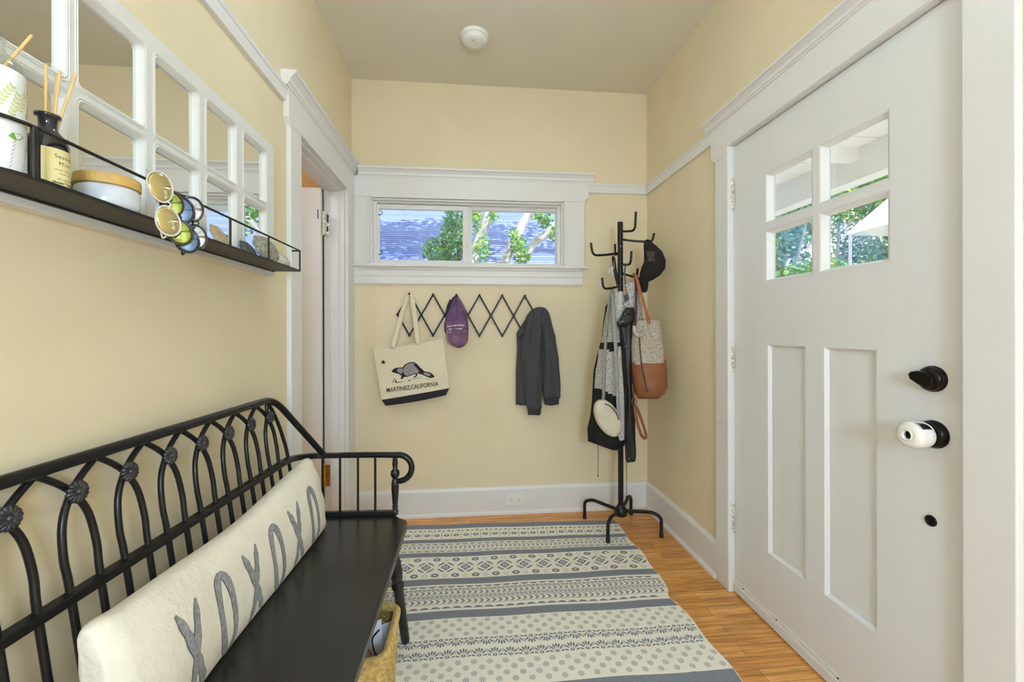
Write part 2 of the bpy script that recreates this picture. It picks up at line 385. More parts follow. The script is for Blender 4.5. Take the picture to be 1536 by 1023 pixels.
for y0, y1 in ((1.127, 1.377), (1.406, 1.648)):
    for z0, z1 in ((1.394, 1.601), (1.631, 1.835)):
        b = MB(); frame_yz(b, y0, y1, z0, z1, dx0 - .001, dx0 + .026, .005, .013)
        gz = obj('glazing_bead', b, TRIM, D)
        obj('pane', MB().box(dx0 + .026, dx0 + .03, y0, y1, z0, z1), GLASS, gz)
for y0, y1 in py:
    b = MB(); frame_yz(b, y0, y1, pz[0], pz[1], dx0, dx0 + .013, .001, .009); obj('panel_molding', b, DOORW, D)
obj('door_sweep', MB().box(dx0 - .008, dx0, .94, 1.858, .008, .045).box(dx0 - .004, dx0, .94, 1.858, .045, .062), DOORW, D, .0015)
for y in (1.79, 1.585, 1.3, 1.05): obj('screw', MB().lathe([(.0035, 0), (.003, .002)], (dx0 - .004, y, .054), (-1, 0, 0), 8), DARKW, D)
CHIP = M('chipped_white_paint', (214, 210, 200), .5, var=.5, scale=95, detail=5)
def hinge(parent, x, y, z0, z1, axis_out, mats=CHIP):
    b = MB(); n = 5; hh = (z1 - z0) / n
    for i in range(n): b.lathe([(.0075, 0), (.0075, hh - .0015)], (x, y, z0 + i * hh), (0, 0, 1), 10)
    b.lathe([(.003, 0), (.009, .004), (.004, .012)], (x, y, z1), (0, 0, 1), 10); b.lathe([(.009, 0), (.009, .004)], (x, y, z0 - .004), (0, 0, 1), 10)
    h = obj('hinge', b, mats, parent); return h
for z0, z1 in ((1.75, 1.88), (1.01, 1.125), (.27, .395)):
    h = hinge(D, 1.197, 1.862, z0, z1, 1)
    obj('hinge_leaf', MB().box(1.1955, 1.1975, 1.848, 1.862, z0, z1), CHIP, h)
    obj('screw', MB().box(1.1915, 1.1925, 1.8555, 1.8605, z0 + .03, z0 + .038).box(1.1915, 1.1925, 1.857, 1.861, z0 + .066, z0 + .088).box(1.191, 1.192, 1.857, 1.862, z0 + .1, z0 + .112), DARKW, h)
BRONZE = M('oil_rubbed_bronze', (24, 20, 18), .3, .6, var=.3, scale=50)
k = obj('deadbolt', MB().lathe([(.034, 0), (.034, .006), (.031, .008), (.031, .014), (.027, .02), (.015, .023), (0, .023)], (dx0, 1.009, 1.069), (-1, 0, 0), 32), BRONZE, D, 0)
obj('thumb_turn', MB().prism([(dx0 - .02, 1.009 + a, 1.069 + z) for a, z in [(.038, .008), (.033, -.004), (.012, -.016), (-.01, -.021), (-.022, -.014), (-.022, .006), (-.008, .018), (.016, .020), (.032, .016)]], (-.014, 0, 0)), BRONZE, k, .003)
obj('copper_ring', MB().lathe([(.0305, 0), (.0315, .001), (.0305, .002)], (dx0 - .009, 1.009, 1.069), (-1, 0, 0), 32), M('worn_copper', (150, 100, 70), .3, .9), k)
k = obj('knob_rose', MB().lathe([(.036, 0), (.036, .006), (.033, .008), (.033, .013), (.028, .018), (.013, .02), (.011, .03), (.011, .045)], (dx0, 1.007, .925), (-1, 0, 0), 32), BRONZE, D)
obj('door_knob', MB().lathe([(.011, .03), (.02, .034), (.026, .045), (.026, .06), (.02, .069), (.012, .071), (0, .071)], (dx0, 1.007, .925), (-1, 0, 0), 28), BRONZE, k)
# white child-proof cover with a front hole and side windows
b = MB(); prof = [(.027, .03), (.031, .034), (.033, .048), (.033, .066), (.03, .076), (.022, .08), (.0125, .08), (.0115, .078), (.0115, .072)]
nn = 40
ax = Vector((-1, 0, 0)); u = Vector((0, 1, 0)); v = ax.cross(u); org = Vector((dx0, 1.007, .925))
vs = [org + ax * h + u * (cos(2 * pi * q / nn) * r) + v * (sin(2 * pi * q / nn) * r) for r, h in prof for q in range(nn)]
fs = []
for i in range(len(prof) - 1):
    for q in range(nn):
        a = (q + .5) / nn * 360
        if i in (1, 2) and any(abs((a - c + 180) % 360 - 180) < 24 for c in (60, 240)) : continue
        fs.append((i * nn + q, i * nn + (q + 1) % nn, (i + 1) * nn + (q + 1) % nn, (i + 1) * nn + q))
b.add(vs, fs, 0, True)
cv = tag(obj('knob_cover', b, WHITEP, None, 0, .0025), 'white plastic child-safety cover with a round hole over the dark front door knob', 'knob cover')
obj('hole_rim', MB().tube([org + ax * .081 + u * (.0135 * cos(a)) + v * (.0135 * sin(a)) for a in [i * pi / 12 for i in range(24)]], .0022, 8, True), WHITEP, cv)
obj('plug', MB().lathe([(.0145, 0), (.0145, .003), (.012, .0055), (0, .006)], (dx0, 1.016, .696), (-1, 0, 0), 24), BRONZE, D)

# ------------------------------------------------------------------ hall door seen through the left doorway
D2 = sempty('door_2', (-.865, 2.62, 0))
obj('door_slab', MB().box(-1.56, -.8645, 2.605, 2.64, .012, 2.032), M('cream_door_paint', (224, 224, 218), .45, var=.01), D2, .002)
obj('gap_shade', MB().box(-.8643, -.8635, 2.631, 2.645, .012, 2.032), DARKW, D2)  # dark strip standing for the shaded gap between hall door and jamb
for z0, z1, m in ((1.755, 1.885, CHIP), (.29, .415, BRASS)):
    h = obj('hinge', MB().lathe([(.008, 0), (.008, z1 - z0)], (-.846, 2.597, z0), (0, 0, 1), 12).lathe([(.009, 0), (.004, .008)], (-.846, 2.597, z1), (0, 0, 1), 12), m, D2)
    b = MB().box(-.846, -.815, 2.6005, 2.6035, z0, z1)
    obj('hinge_leaf', b, m, h)
    obj('strike_gap', MB().box(-.832, -.822, 2.5985, 2.6, z0 + .02, z0 + .05).box(-.83, -.82, 2.5985, 2.6, z0 + .075, z1 - .012), DARKW if m is CHIP else BRASS, h)
    if m is CHIP: obj('worn_mark', MB().box(-.884, -.879, 2.6035, 2.605, 1.85, 1.905), DARKW, D2)

# ------------------------------------------------------------------ entry lamp and added fill lights
def bowl_lamp(x, y, zr, e, label, color=(.65, .80, 1), r=.17):
    """semi-flush ceiling lamp: canopy, stem and a glowing glass bowl"""
    L = thing('ceiling_lamp', label, 'lamp', (x, y, ZC))
    obj('canopy', MB().lathe([(.06, 0), (.06, .012), (.02, .028)], (x, y, ZC), (0, 0, -1), 30), CHROME, L)
    obj('stem', MB().tube([(x, y, ZC - .02), (x, y, zr - .09)], .006, 8), CHROME, L)
    obj('glass_bowl', MB().lathe([(r, 0), (r * .97, .03), (r * .8, .065), (r * .5, .09), (.01, .10)], (x, y, zr), (0, 0, -1), 40), emis('bowl_glow', color, e), L)
    return L
bowl_lamp(.05, 1.42, 2.665, 8, 'glowing glass bowl ceiling lamp over the middle of the entry')
L_ = thing('fill_globe', 'added round fill light hanging unseen behind the photographer', 'lamp', (.3, -1.25, ZC))  # unseen glowing globe, added as fill light for the lower parts of the room
obj('cord', MB().tube([(.3, -1.25, ZC), (.3, -1.25, 1.69)], .004, 8), BLACKM, L_)
obj('fill_sphere', MB().lathe([(max(.26 * sin(a), .0), -.26 * cos(a)) for a in [k * pi / 20 for k in range(21)]], (.3, -1.25, 1.45), (0, 0, 1), 40), emis('fill_glow', (.56, .75, 1), 34), L_)
bowl_lamp(-1.6, 1.75, 2.62, 16, 'added glowing glass bowl that brightens the hall beyond the doorway', (.85, .9, 1), .16)  # added out of view to light up the hall

# smoke detector
t = thing('smoke_detector', 'round white smoke detector on the ceiling', 'smoke detector', (.027, 2.335, ZC))
obj('base', MB().lathe([(.076, 0), (.076, .012), (.07, .016)], (.027, 2.335, ZC), (0, 0, -1), 40), WHITEP, t)
obj('body', MB().lathe([(.064, .012), (.066, .02), (.066, .036), (.06, .044), (.03, .047), (0, .047)], (.027, 2.335, ZC), (0, 0, -1), 40), WHITEP, t)
obj('indicator', MB().lathe([(.004, 0), (.003, .002)], (.02, 2.305, ZC - .0455), (0, 0, -1), 10), DARKW, t)

# ================================================================== RUG
RGREY = M('rug_grey_weave', (132, 137, 148), .95, var=.22, scale=420, bump=.4, bscale=500)
RCREAM = M('rug_cream_weave', (242, 238, 224), .95, var=.06, scale=380, bump=.4, bscale=500)
V0, V1 = .72, 2.653
def kslope(v): return .012 + max(0, v - 2.0) * .045 + max(0, 1.6 - v) * .05
def redge(v): return .907 + .007 * sin(v * 9 + 1) + .006 * sin(v * 23) - (.012 if 1.82 < v < 1.87 else 0)
def rw_(u, v, l=0):
    du = u - .2
    z = .0065 + .0012 * sin(v * 8) * sin(u * 5 + 1) + .0018 * math.exp(-((u - .76 + .06 * (v - 1.6)) / .012) ** 2) * (1 if v < 2.3 else 0)
    return (u, v - kslope(v) * du + .0025 * sin(u * 14 + v * 5), z + l * .0005)
b = MB(); U0 = -.55
NU, NV = 60, 64
b.grid(lambda i, j: rw_(U0 + (redge(V0 + (V1 - V0) * j) - U0) * i, V0 + (V1 - V0) * j), NU, NV, 0)
rim = [rw_(U0 + (redge(V0) - U0) * i / NU, V0) for i in range(NU)] + [rw_(redge(V0 + (V1 - V0) * j / NV), V0 + (V1 - V0) * j / NV) for j in range(NV)] + \
      [rw_(U0 + (redge(V1) - U0) * (1 - i / NU), V1) for i in range(NU)] + [rw_(U0, V1 - (V1 - V0) * j / NV) for j in range(NV)]
b.add([p for q in rim for p in (q, (q[0], q[1], .001))], [(2 * i, 2 * i + 1, (2 * i + 3) % (2 * len(rim)), (2 * i + 2) % (2 * len(rim))) for i in range(len(rim))], 0)
def strip(v0, v1, mi=1, l=1, n=60, e=.004, m=1):
    b.grid(lambda i, j: rw_(U0 + .002 + (redge(v0 + (v1 - v0) * j) - e - U0) * i, v0 + (v1 - v0) * j, l), n, m, mi)
def poly(pts, mi=1, l=1):
    if all(p[0] < redge(p[1]) - .003 for p in pts): b.add([rw_(p[0], p[1], l) for p in pts], [tuple(range(len(pts)))], mi)
def ell(u, v, a, c, n=10, mi=1, l=1, rot=0):
    poly([(u + a * cos(t) * cos(rot) - c * sin(t) * sin(rot), v + a * cos(t) * sin(rot) + c * sin(t) * cos(rot)) for t in [2 * pi * i / n for i in range(n)]], mi, l)
def flower(u, v, r=.0125, n=8):
    for i in range(n):
        a = 2 * pi * (i + .5) / n; ell(u + r * .76 * cos(a), v + r * .76 * sin(a), r * .29, r * .18, 6, 1, 1, a)
    ell(u, v, r * .36, r * .36, 8); ell(u, v, r * .19, r * .19, 6, 0, 2)
def fan(u, v, sgn, rx=.0285, ry=.046):
    for a in (-80, -52, -26, 0, 26, 52, 80):
        t = R(90 - a); ct, st = cos(t), sin(t); L_ = .30
        c0, c1 = Vector((u + rx * .40 * ct, v + sgn * ry * .40 * st, 0)), Vector((u + rx * ct, v + sgn * ry * (st * .93 + .07), 0))
        d = c1 - c0; nrm_ = Vector((-d.y, d.x, 0)).normalized() * .0042
        m_ = c0.lerp(c1, .62)
        poly([(p.x, p.y) for p in (c0, m_ - nrm_, c0.lerp(c1, .92) - nrm_ * .7, c1, c0.lerp(c1, .92) + nrm_ * .7, m_ + nrm_)])
    ell(u, v + sgn * ry * .17, rx * .30, ry * .17, 8); ell(u, v + sgn * ry * .17, rx * .1, ry * .08, 6, 0, 2)
def scallop(v, h, sp, sgn, u0=U0 + .01):
    u = u0
    while u < .9:
        poly([(u, v), (u + sp, v), (u + sp * .75, v + sgn * h * .8), (u + sp * .5, v + sgn * h), (u + sp * .25, v + sgn * h * .8)], 1); u += sp * 1.02
def chev(v, h, sp):
    u = U0 + .01
    while u < .9:
        poly([(u, v + h), (u + sp * .5, v + h), (u + sp, v), (u + sp * .5, v)]); poly([(u, v - h), (u + sp * .5, v), (u + sp, v), (u + sp * .5, v - h)][:4] if False else [(u + sp * .5, v), (u + sp, v), (u + sp * .5, v - h), (u, v - h)]); u += sp * 1.25
def chain(v, h, sp):
    u = U0 + .01
    while u < .9:
        poly([(u, v), (u + sp * .35, v + h), (u + sp * .65, v + h), (u + sp, v), (u + sp * .65, v - h), (u + sp * .35, v - h)]); poly([(u + sp * .28, v), (u + sp * .5, v + h * .5), (u + sp * .72, v), (u + sp * .5, v - h * .5)], 0, 2); u += sp
def flowers(v0, v1, rows, sp=.057, r=.0115):
    for k in range(rows):
        v = v0 + (v1 - v0) * (k + .5) / rows; u = U0 + .02 + (sp / 2 if k % 2 else 0)
        while u < .9: flower(u, v, r); u += sp
def palm(v0, v1):
    u = U0 + .03; vm = (v0 + v1) / 2
    while u < .9:
        fan(u, v1 - .004, -1); fan(u + .029, v0 + .004, 1)
        flower(u + .029, vm + .016, .009) if False else None
        flower(u + .0, v0 + (v1 - v0) * .24 + .0, .008) if False else flower(u + .029, v1 - (v1 - v0) * .3, .009); flower(u, v0 + (v1 - v0) * .3, .009); u += .058
def medal(v0, v1, sp=.099):
    u = U0 + .03; vm = (v0 + v1) / 2; h = v1 - v0
    while u < .95:
        a, c = sp * .27, h * .15
        poly([(u - a, vm), (u, vm + c), (u + a, vm), (u, vm - c)]); 
        for q in range(8):
            t = q * pi / 4; ell(u + a * .35 * cos(t), vm + c * .35 * sin(t), a * .16, c * .1, 5, 0, 2, t)
        for sx in (-1, 1):
            for sy in (-1, 1):
                poly([(u + sx * sp * .42, vm + sy * h * .03), (u + sx * sp * .36, vm + sy * h * .13), (u + sx * sp * .16, vm + sy * h * .22), (u + sx * sp * .03, vm + sy * h * .2), (u + sx * sp * .22, vm + sy * h * .12)][::1])
        for sy in (-1, 1):
            ell(u + sp / 2, vm + sy * h * .36, sp * .2, h * .085, 12); ell(u + sp / 2, vm + sy * h * .36, sp * .07, h * .03, 6, 0, 2)
            for q in range(6):
                t = q * pi / 3; ell(u + .012 * cos(t) * .8, vm + sy * h * .37 + .012 * sin(t), .0042, .0024, 5, 1, 1, t)
        u += sp
def small_medal(v0, v1):
    u = U0 + .02; h = v1 - v0
    while u < .9:
        ell(u, v0 + h * .38, .017, h * .13, 10); ell(u, v0 + h * .38, .006, h * .05, 6, 0, 2); ell(u + .028, v0 + h * .38, .004, .011, 5)
        for q in (-1, 1): ell(u + .028, v0 + h * (.38 + q * .22), .006, .004, 5)
        ell(u + .01, v0 + h * .82, .011, h * .07, 7); ell(u + .036, v0 + h * .8, .008, h * .06, 7); u += .056
strip(2.595, V1 - .002, 1); small_medal(2.466, 2.59); strip(2.426, 2.466)
scallop(2.414, .011, .04, -1); chev(2.372, .011, .02); chain(2.392, .004, .02); scallop(2.329, .01, .04, 1); strip(2.3455, 2.349)
strip(2.277, 2.320); medal(2.079, 2.277); strip(2.030, 2.079)
scallop(2.016, .012, .042, -1); chain(1.992, .007, .02); strip(1.980, 1.9825); chev(1.966, .0105, .021); strip(1.9505, 1.953); chain(1.938, .0075, .02); strip(1.9245, 1.927)
strip(1.919, 1.9215); chev(1.902, .0125, .022); strip(1.8835, 1.886); scallop(1.853, .014, .045, 1); strip(1.789, 1.838)
flowers(1.679, 1.785, 4); palm(1.565, 1.677); flowers(1.452, 1.56, 4); strip(1.385, 1.441)
scallop(1.37, .012, .042, -1); chain(1.345, .007, .02); chev(1.315, .011, .021); chain(1.285, .0075, .02); scallop(1.25, .012, .045, 1); strip(1.2, 1.24)
medal(1.0, 1.2); strip(.95, 1.0); flowers(.8, .94, 5); strip(V0 + .002, .78)
rug = tag(obj('rug', b, [RCREAM, RGREY]), 'grey and cream flatweave rug with bands of flowers and chevrons on the wooden floor', 'rug')

# ================================================================== BENCH
AB = R(3.27); DB = Vector((sin(AB), cos(AB), 0)); NB = Vector((cos(AB), -sin(AB), 0))
def B(s, w_, z): p = DB * s + NB * w_; return Vector((p.x, p.y, z))
def smooth_path(pts, n=6):
    P = [Vector(p) for p in pts]; out = []
    for i in range(len(P) - 1):
        p0, p1, p2, p3 = P[max(i - 1, 0)], P[i], P[i + 1], P[min(i + 2, len(P) - 1)]
        for k in range(n):
            t = k / n
            out.append(.5 * ((2 * p1) + (p2 - p0) * t + (2 * p0 - 5 * p1 + 4 * p2 - p3) * t * t + (3 * p1 - p0 - 3 * p2 + p3) * t ** 3))
    return out + [P[-1]]
def round_path(pts, r=.03, n=6):
    """polyline with rounded corners"""
    P = [Vector(p) for p in pts]; out = [P[0]]
    for i in range(1, len(P) - 1):
        a = (P[i - 1] - P[i]); c = (P[i + 1] - P[i]); d = min(r, a.length * .45, c.length * .45)
        p0 = P[i] + a.normalized() * d; p2 = P[i] + c.normalized() * d
        for k in range(n + 1):
            t = k / n; out.append(p0 * (1 - t) ** 2 + P[i] * 2 * t * (1 - t) + p2 * t * t)
    return out + [P[-1]]
bench = thing('bench', 'long black metal-back bench with rosette arches along the wall under the mirror', 'bench', B(1.05, -.5, 0))
sN, sF = .42, 1.705
SEAT_Z = .475
fx = -.237
seatp = [B(sF - .0, -.70, 0), B(sF + .01, -.40, 0)]
for a in range(0, 91, 15): seatp.append(Vector((fx - .03 + .03 * sin(R(a)), 1.69 - .03 + .03 * cos(R(a)) - .012 * (a / 90), 0)))
seatp += [Vector((fx - .006, .36, 0)), Vector((fx - .03, .34, 0)), B(.36, -.66, 0)]
obj('seat', MB().prism([Vector((p.x, p.y, SEAT_Z - .03)) for p in seatp], (0, 0, .03)), BLACKP, bench, .005)
obj('seat_apron', MB().box(-.60, -.27, .45, .47, .4, .446).box(-.62, -.27, 1.60, 1.62, .41, .446).box(-.285, -.27, .45, 1.62, .41, .446).box(-.65, -.635, .45, 1.6, .41, .446), BLACKP, bench, .002)
WT, ZT, WM, ZM = -.766, .963, -.74, .733
zlean = lambda z: WM + (z - ZM) * (WT - WM) / (.907 - ZM)
top = round_path([B(sN, -.665, .711), B(.55, WT, ZT), B(1.52, WT, ZT), B(sF, -.665, .711)], .06, 10)
obj('top_rail', MB().tube(top, .0115, 12), BLACKM, bench)
# mid rail bending into the arm at the far end, and at the near one
mid = [B(sN, -.60, .711), B(sN + .012, -.665, .712), B(sN + .05, -.715, .72), B(sN + .12, WM, ZM), B(1.0, WM, ZM), B(1.56, WM, ZM + .003), B(1.625, -.733, .727), B(1.675, -.705, .718), B(1.697, -.67, .713), B(sF, -.60, .711)]
mp = smooth_path(mid[:4], 6)[:-1] + [mid[3], mid[4], mid[5]] + smooth_path(mid[5:], 6)[1:]
obj('mid_rail', MB().tube(mp, .0135, 4, phase=pi / 4), BLACKM, bench, .002)
for s in (sN, sF):
    loop = [B(s, -.60, .711), B(s, -.50, .711), B(s, -.42, .710)] + [B(s, -.378 + .051 * sin(R(a)), .658 + .0515 * cos(R(a))) for a in range(-10, 186, 15)] + [B(s, -.39, .604)]
    obj('armrest', MB().tube(loop, [.0115] * 3 + [.012] * (len(loop) - 5) + [.010, .007], 12), BLACKM, bench)
    for w_ in (-.672, -.605, -.536, -.469):
        obj('arm_spindle', MB().tube([B(s, w_, .483), B(s, w_, .706)], .0048, 8), BLACKM, bench)
    obj('arm_base_rail', MB().tube([B(s, -.69, .484), B(s, -.385, .484)], .012, 4, phase=pi / 4), BLACKP, bench, .002)
    prof = [(.010, .475), (.0125, .482), (.0125, .492), (.009, .496), (.011, .503), (.011, .509), (.009, .513), (.0105, .52), (.0145, .57), (.0145, .60), (.012, .612), (.009, .618), (.016, .627), (.018, .637), (.016, .647), (.0085, .655), (.011, .675), (.008, .705)]
    obj('arm_post', MB().lathe(prof, B(s, -.392, 0), (0, 0, 1), 20), BLACKP, bench)
legprof = [(.015, 0), (.0165, .01), (.0175, .15), (.019, .24), (.0225, .25), (.0225, .262), (.016, .268), (.016, .276), (.021, .284), (.024, .32), (.022, .35), (.016, .40), (.018, .46)]
for (fx_, fy_, tx, ty) in ((-.248, 1.676, -.285, 1.59), (-.56, 1.70, -.55, 1.59), (-.248, .40, -.285, .50), (-.60, .38, -.58, .5)):
    a = Vector((fx_, fy_, .0095 if fx_ > -.5 else .0)); c = Vector((tx, ty, .446)); ax = (c - a); L = ax.length; ax.normalize()
    obj('leg', MB().lathe([(r, h * L / .46) for r, h in legprof], a, ax, 18), BLACKP, bench)
# arches
ros = [1.4785 - .1115 * k for k in range(10)]   # rosette positions, far to near
ZR = .907; LEG = .0285
def arch(sa, sb, left=True, right=True):
    """pointed arch crossing the rosettes at sa (near) and sb (far)"""
    pk = (sa + sb) / 2; pts = []
    hL = [(sa - LEG, .478), (sa - LEG, .735), (sa - .031, .80), (sa - .024, .86), (sa - .004, ZR - .006), (sa + .018, .926), (pk - .012, .946), (pk, .953)]
    hR = [(2 * pk - s, z) for s, z in hL][::-1]
    pts = (hL if left else [hL[-1]]) + (hR[1:] if right else [])
    return [B(s, zlean(z), z) for s, z in smooth2(pts)]
def smooth2(pts, n=4):
    return [(p.x, p.y) for p in smooth_path([(x, y, 0) for x, y in pts], n)]
allr = [ros[0] + .0]  # far
for k in range(9):
    obj('arch', MB().tube(arch(ros[k + 1], ros[k]), .0062, 8), BLACKM, bench)
# end pieces
def half(s0, sg):
    pts = [(s0 - sg * LEG, .478), (s0 - sg * LEG, .735), (s0 - sg * .031, .80), (s0 - sg * .024, .86), (s0 - sg * .004, ZR - .006), (s0 + sg * .006, .93), (s0 + sg * .010, .953), (s0 + sg * .03, .935), (s0 + sg * .06, .88), (s0 + sg * .08, .82), (s0 + sg * .094, .74), (s0 + sg * .10, .478)]
    obj('arch', MB().tube([B(s, zlean(z), z) for s, z in smooth2(pts)], .0062, 8), BLACKM, bench)
half(ros[0], 1); half(ros[9], -1)
for s in ros:
    c = B(s, zlean(ZR) + .009, ZR); ax = (NB + Vector((0, 0, .13))).normalized()
    r_ = obj('rosette', MB(), BLACKM, bench) if False else None
    bm = MB(); n = 14
    u = (DB - ax * DB.dot(ax)).normalized(); v = ax.cross(u)
    for q in range(n):
        a = 2 * pi * q / n; d = u * cos(a) + v * sin(a); e = u * -sin(a) + v * cos(a)
        st = [(.004, .003, .0022), (.009, .0055, .003), (.0145, .005, .0042), (.0185, .0035, .0042), (.0205, .0005, .002)]
        rings = [[c + d * rr + ax * hh + e * (wd * cos(t)) + ax * (.0026 * sin(t)) for t in [i * pi / 3 for i in range(6)]] for rr, hh, wd in st]
        bm.loft(rings)
    bm.lathe([(.014, -.004), (.018, -.001), (.004, .003)], c, ax, 16); bm.lathe([(.006, .002), (.0055, .006), (.003, .0085), (0, .009)], c, ax, 12)
    obj('rosette', bm, M('silvery_black_metal', (74, 74, 76), .3, .6, var=.3, scale=90), bench)  # rosettes lighter than the other bench metal

# ------------------------------------------------------------------ pillow on the bench
CANV = M('cream_canvas', (236, 229, 212), .95, var=.035, scale=18, bump=.6, bscale=70)
LETT = M('grey_distressed_print', (150, 150, 152), .95, var=.3, scale=120)
LETO = M('frayed_dark_edge', (86, 86, 88), .95, var=.4, scale=260)
P0, P1 = .70, 1.612
def pil(s, th, off=0.0):
    """surface point: s along, th around (0 = front, pi/2 = top)"""
    t = (s - P0) / (P1 - P0); e = min(t, 1 - t) * (P1 - P0)
    endf = min(1, max(0, e / .03)) ** .5 if e < .03 else 1
    zc = .590 + (.008 * cos((t - .5) * 6)) * -1; lean = R(11)
    H = (.122 + .006 * cos(6 * (t - .5) + .4) * -1) * (.93 + .07 * endf); T = (.052 + .003 * sin(t * 9)) * (.4 + .6 * endf) * (1 - .25 * math.exp(-(e / .06) ** 2))
    corner = .012 * math.exp(-((e) / .05) ** 2)
    n = 3.0
    c, s_ = cos(th), sin(th)
    a = abs(c) ** (2 / n) * (1 if c > 0 else -1); q = abs(s_) ** (2 / 2.1) * (1 if s_ > 0 else -1)
    wr = 1 + .07 * sin(th * 9 + s * 30) * math.exp(-(e / .07) ** 2) + .012 * sin(s * 23 + 2 * th) 
    x = (T * wr) * a + off * c; y = (H + corner) * q + off * s_
    w_ = -.650 + x * cos(lean) - y * sin(lean); z = zc + x * sin(lean) + y * cos(lean)
    w_ += (1.1 - s) * .03 + (.018 * min(1, max(0, .95 - s) * 4))
    return B(s, w_, max(z, SEAT_Z + .001 + off))
bm = MB(); NS = 90; NT = 40
ss = [P0 + (P1 - P0) * (.5 - .5 * cos(pi * i / NS)) for i in range(NS + 1)]
bm.loft([[pil(s, 2 * pi * k / NT) for k in range(NT)] for s in ss])
pw = obj('pillow', bm, CANV)
tag(pw, 'long cream lumbar pillow printed with grey X and O letters on the black bench', 'pillow')
def letter(kind, sc_, hw=.031):
    """stroke ribbons laid over the front of the pillow; th runs from low front to upper front"""
    t0, t1 = R(-62), R(30)
    def stroke(fn, w0, mb, off, n=26, closed=False):
        pts = [fn(i / n) for i in range(n + 1)]
        vs = []
        for i, (s, th) in enumerate(pts):
            a = pts[max(i - 1, 0)]; c = pts[min(i + 1, n)]
            if closed and i in (0, n): a = pts[n - 1]; c = pts[1]
            ds, dt = c[0] - a[0], (c[1] - a[1]) * .12; l = sqrt(ds * ds + dt * dt) or 1
            ns, ntt = -dt / l, ds / l; ww = w0
            if not closed: ww = w0 * min(1, .35 + 6 * min(i, n - i) / n * .6)
            jag = 1 + .12 * sin(i * 7.3 + sc_ * 50) 
            vs += [pil(s + ns * ww * jag, th + ntt * ww * jag / .12, off), pil(s - ns * ww * jag, th - ntt * ww * jag / .12, off)]
        mb.add(vs, [(2 * i, 2 * i + 1, 2 * i + 3, 2 * i + 2) for i in range(n)], 0, True)
    fns = []
    if kind == 'X':
        fns = [(lambda t: (sc_ - hw + 2 * hw * t, t1 + (t0 - t1) * t), False), (lambda t: (sc_ + hw - 2 * hw * t, t1 + (t0 - t1) * t), False)]
    else:
        fns = [(lambda t: (sc_ + hw * .8 * cos(2 * pi * t), (t0 + t1) / 2 + (t1 - t0) / 2 * (abs(sin(2 * pi * t)) ** .8) * (1 if sin(2 * pi * t) > 0 else -1)), True)]
    m1, m2 = MB(), MB()
    for fn, cl in fns: stroke(fn, .0108, m1, .0008, closed=cl); stroke(fn, .0092, m2, .0014, closed=cl)
    o = obj('printed_letter', m2, LETT, pw); obj('frayed_outline', m1, LETO, o)
for i, ch in enumerate('XOXOXO'): letter(ch, .855 + .1225 * i)

# ------------------------------------------------------------------ basket under the bench
STRAW = M('seagrass', (206, 176, 108), .8, var=.3, scale=70, bump=.5, bscale=200)
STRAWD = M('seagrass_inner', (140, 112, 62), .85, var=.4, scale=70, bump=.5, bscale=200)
bx0, bx1, by0, by1, bz0, bz1 = -.56, -.246, 1.262, 1.512, .012, .25
def rrect(x0, x1, y0, y1, r, n=5):
    pts = []
    for cx, cy, a0 in ((x1 - r, y1 - r, 0), (x0 + r, y1 - r, 90), (x0 + r, y0 + r, 180), (x1 - r, y0 + r, 270)):
        for k in range(n + 1): a = R(a0 + 90 * k / n); pts.append((cx + r * cos(a), cy + r * sin(a)))
    return pts
def dens(pts, step=.006):
    out = []
    for i in range(len(pts)):
        a = Vector((*pts[i], 0)); c = Vector((*pts[(i + 1) % len(pts)], 0)); n = max(1, round((c - a).length / step))
        for k in range(n): p = a.lerp(c, k / n); out.append((p.x, p.y))
    return out
bas = thing('basket', 'woven seagrass basket holding papers on the rug under the bench', 'basket', ((bx0 + bx1) / 2, (by0 + by1) / 2, bz0))
bm = MB(); nlev = 22
for l in range(nlev):
    z = bz0 + .006 + (bz1 - bz0 - .012) * l / (nlev - 1); ins = .012 * (1 - l / nlev)
    pts = dens(rrect(bx0 + ins, bx1 - ins, by0 + ins, by1 - ins, .04)); n = len(pts); cx, cy = (bx0 + bx1) / 2, (by0 + by1) / 2
    path = []
    for i, (x, y) in enumerate(pts):
        wv = .0028 * (1 if ((i // 2) + l) % 2 else -1); d = Vector((x - cx, y - cy, 0)).normalized(); path.append((x + d.x * wv, y + d.y * wv, z + .0008 * sin(i * 1.7)))
    bm.tube(path, .0062, 5, True)
obj('woven_side', bm, STRAW, bas)
pts = dens(rrect(bx0 + .009, bx1 - .009, by0 + .009, by1 - .009, .036), .02)
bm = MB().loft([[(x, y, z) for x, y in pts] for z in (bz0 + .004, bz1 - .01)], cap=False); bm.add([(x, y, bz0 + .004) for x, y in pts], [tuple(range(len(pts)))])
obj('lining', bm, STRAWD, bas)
bm = MB(); pts = dens(rrect(bx0, bx1, by0, by1, .04), .005); n = len(pts)
path = [Vector((x, y, bz1)) for x, y in pts]
bm.tube(path, .0085, 8, True)
for i in range(0, n, 1):
    p = path[i]; q = path[(i + 2) % n]; d = (q - p).normalized(); up = Vector((0, 0, 1)); sd = d.cross(up)
    bm.tube([p + sd * (.0105 * cos(a)) + up * (.0105 * sin(a)) + d * (.004 * a / pi) for a in [k * pi / 5 - pi * .3 for k in range(8)]], .0022, 4)
obj('rim', bm, STRAW, bas)
PAPER = M('white_paper', (238, 240, 244), .7, var=.01); PINK = M('pink_ink', (222, 90, 120), .6); GREENI = M('green_ink', (90, 190, 140), .6)
def slab(c, u, v, t):
    c, u, v, t = map(Vector, (c, u, v, t)); bm = MB(); bm.prism([c - u - v, c + u - v, c + u + v, c - u + v], t); return bm
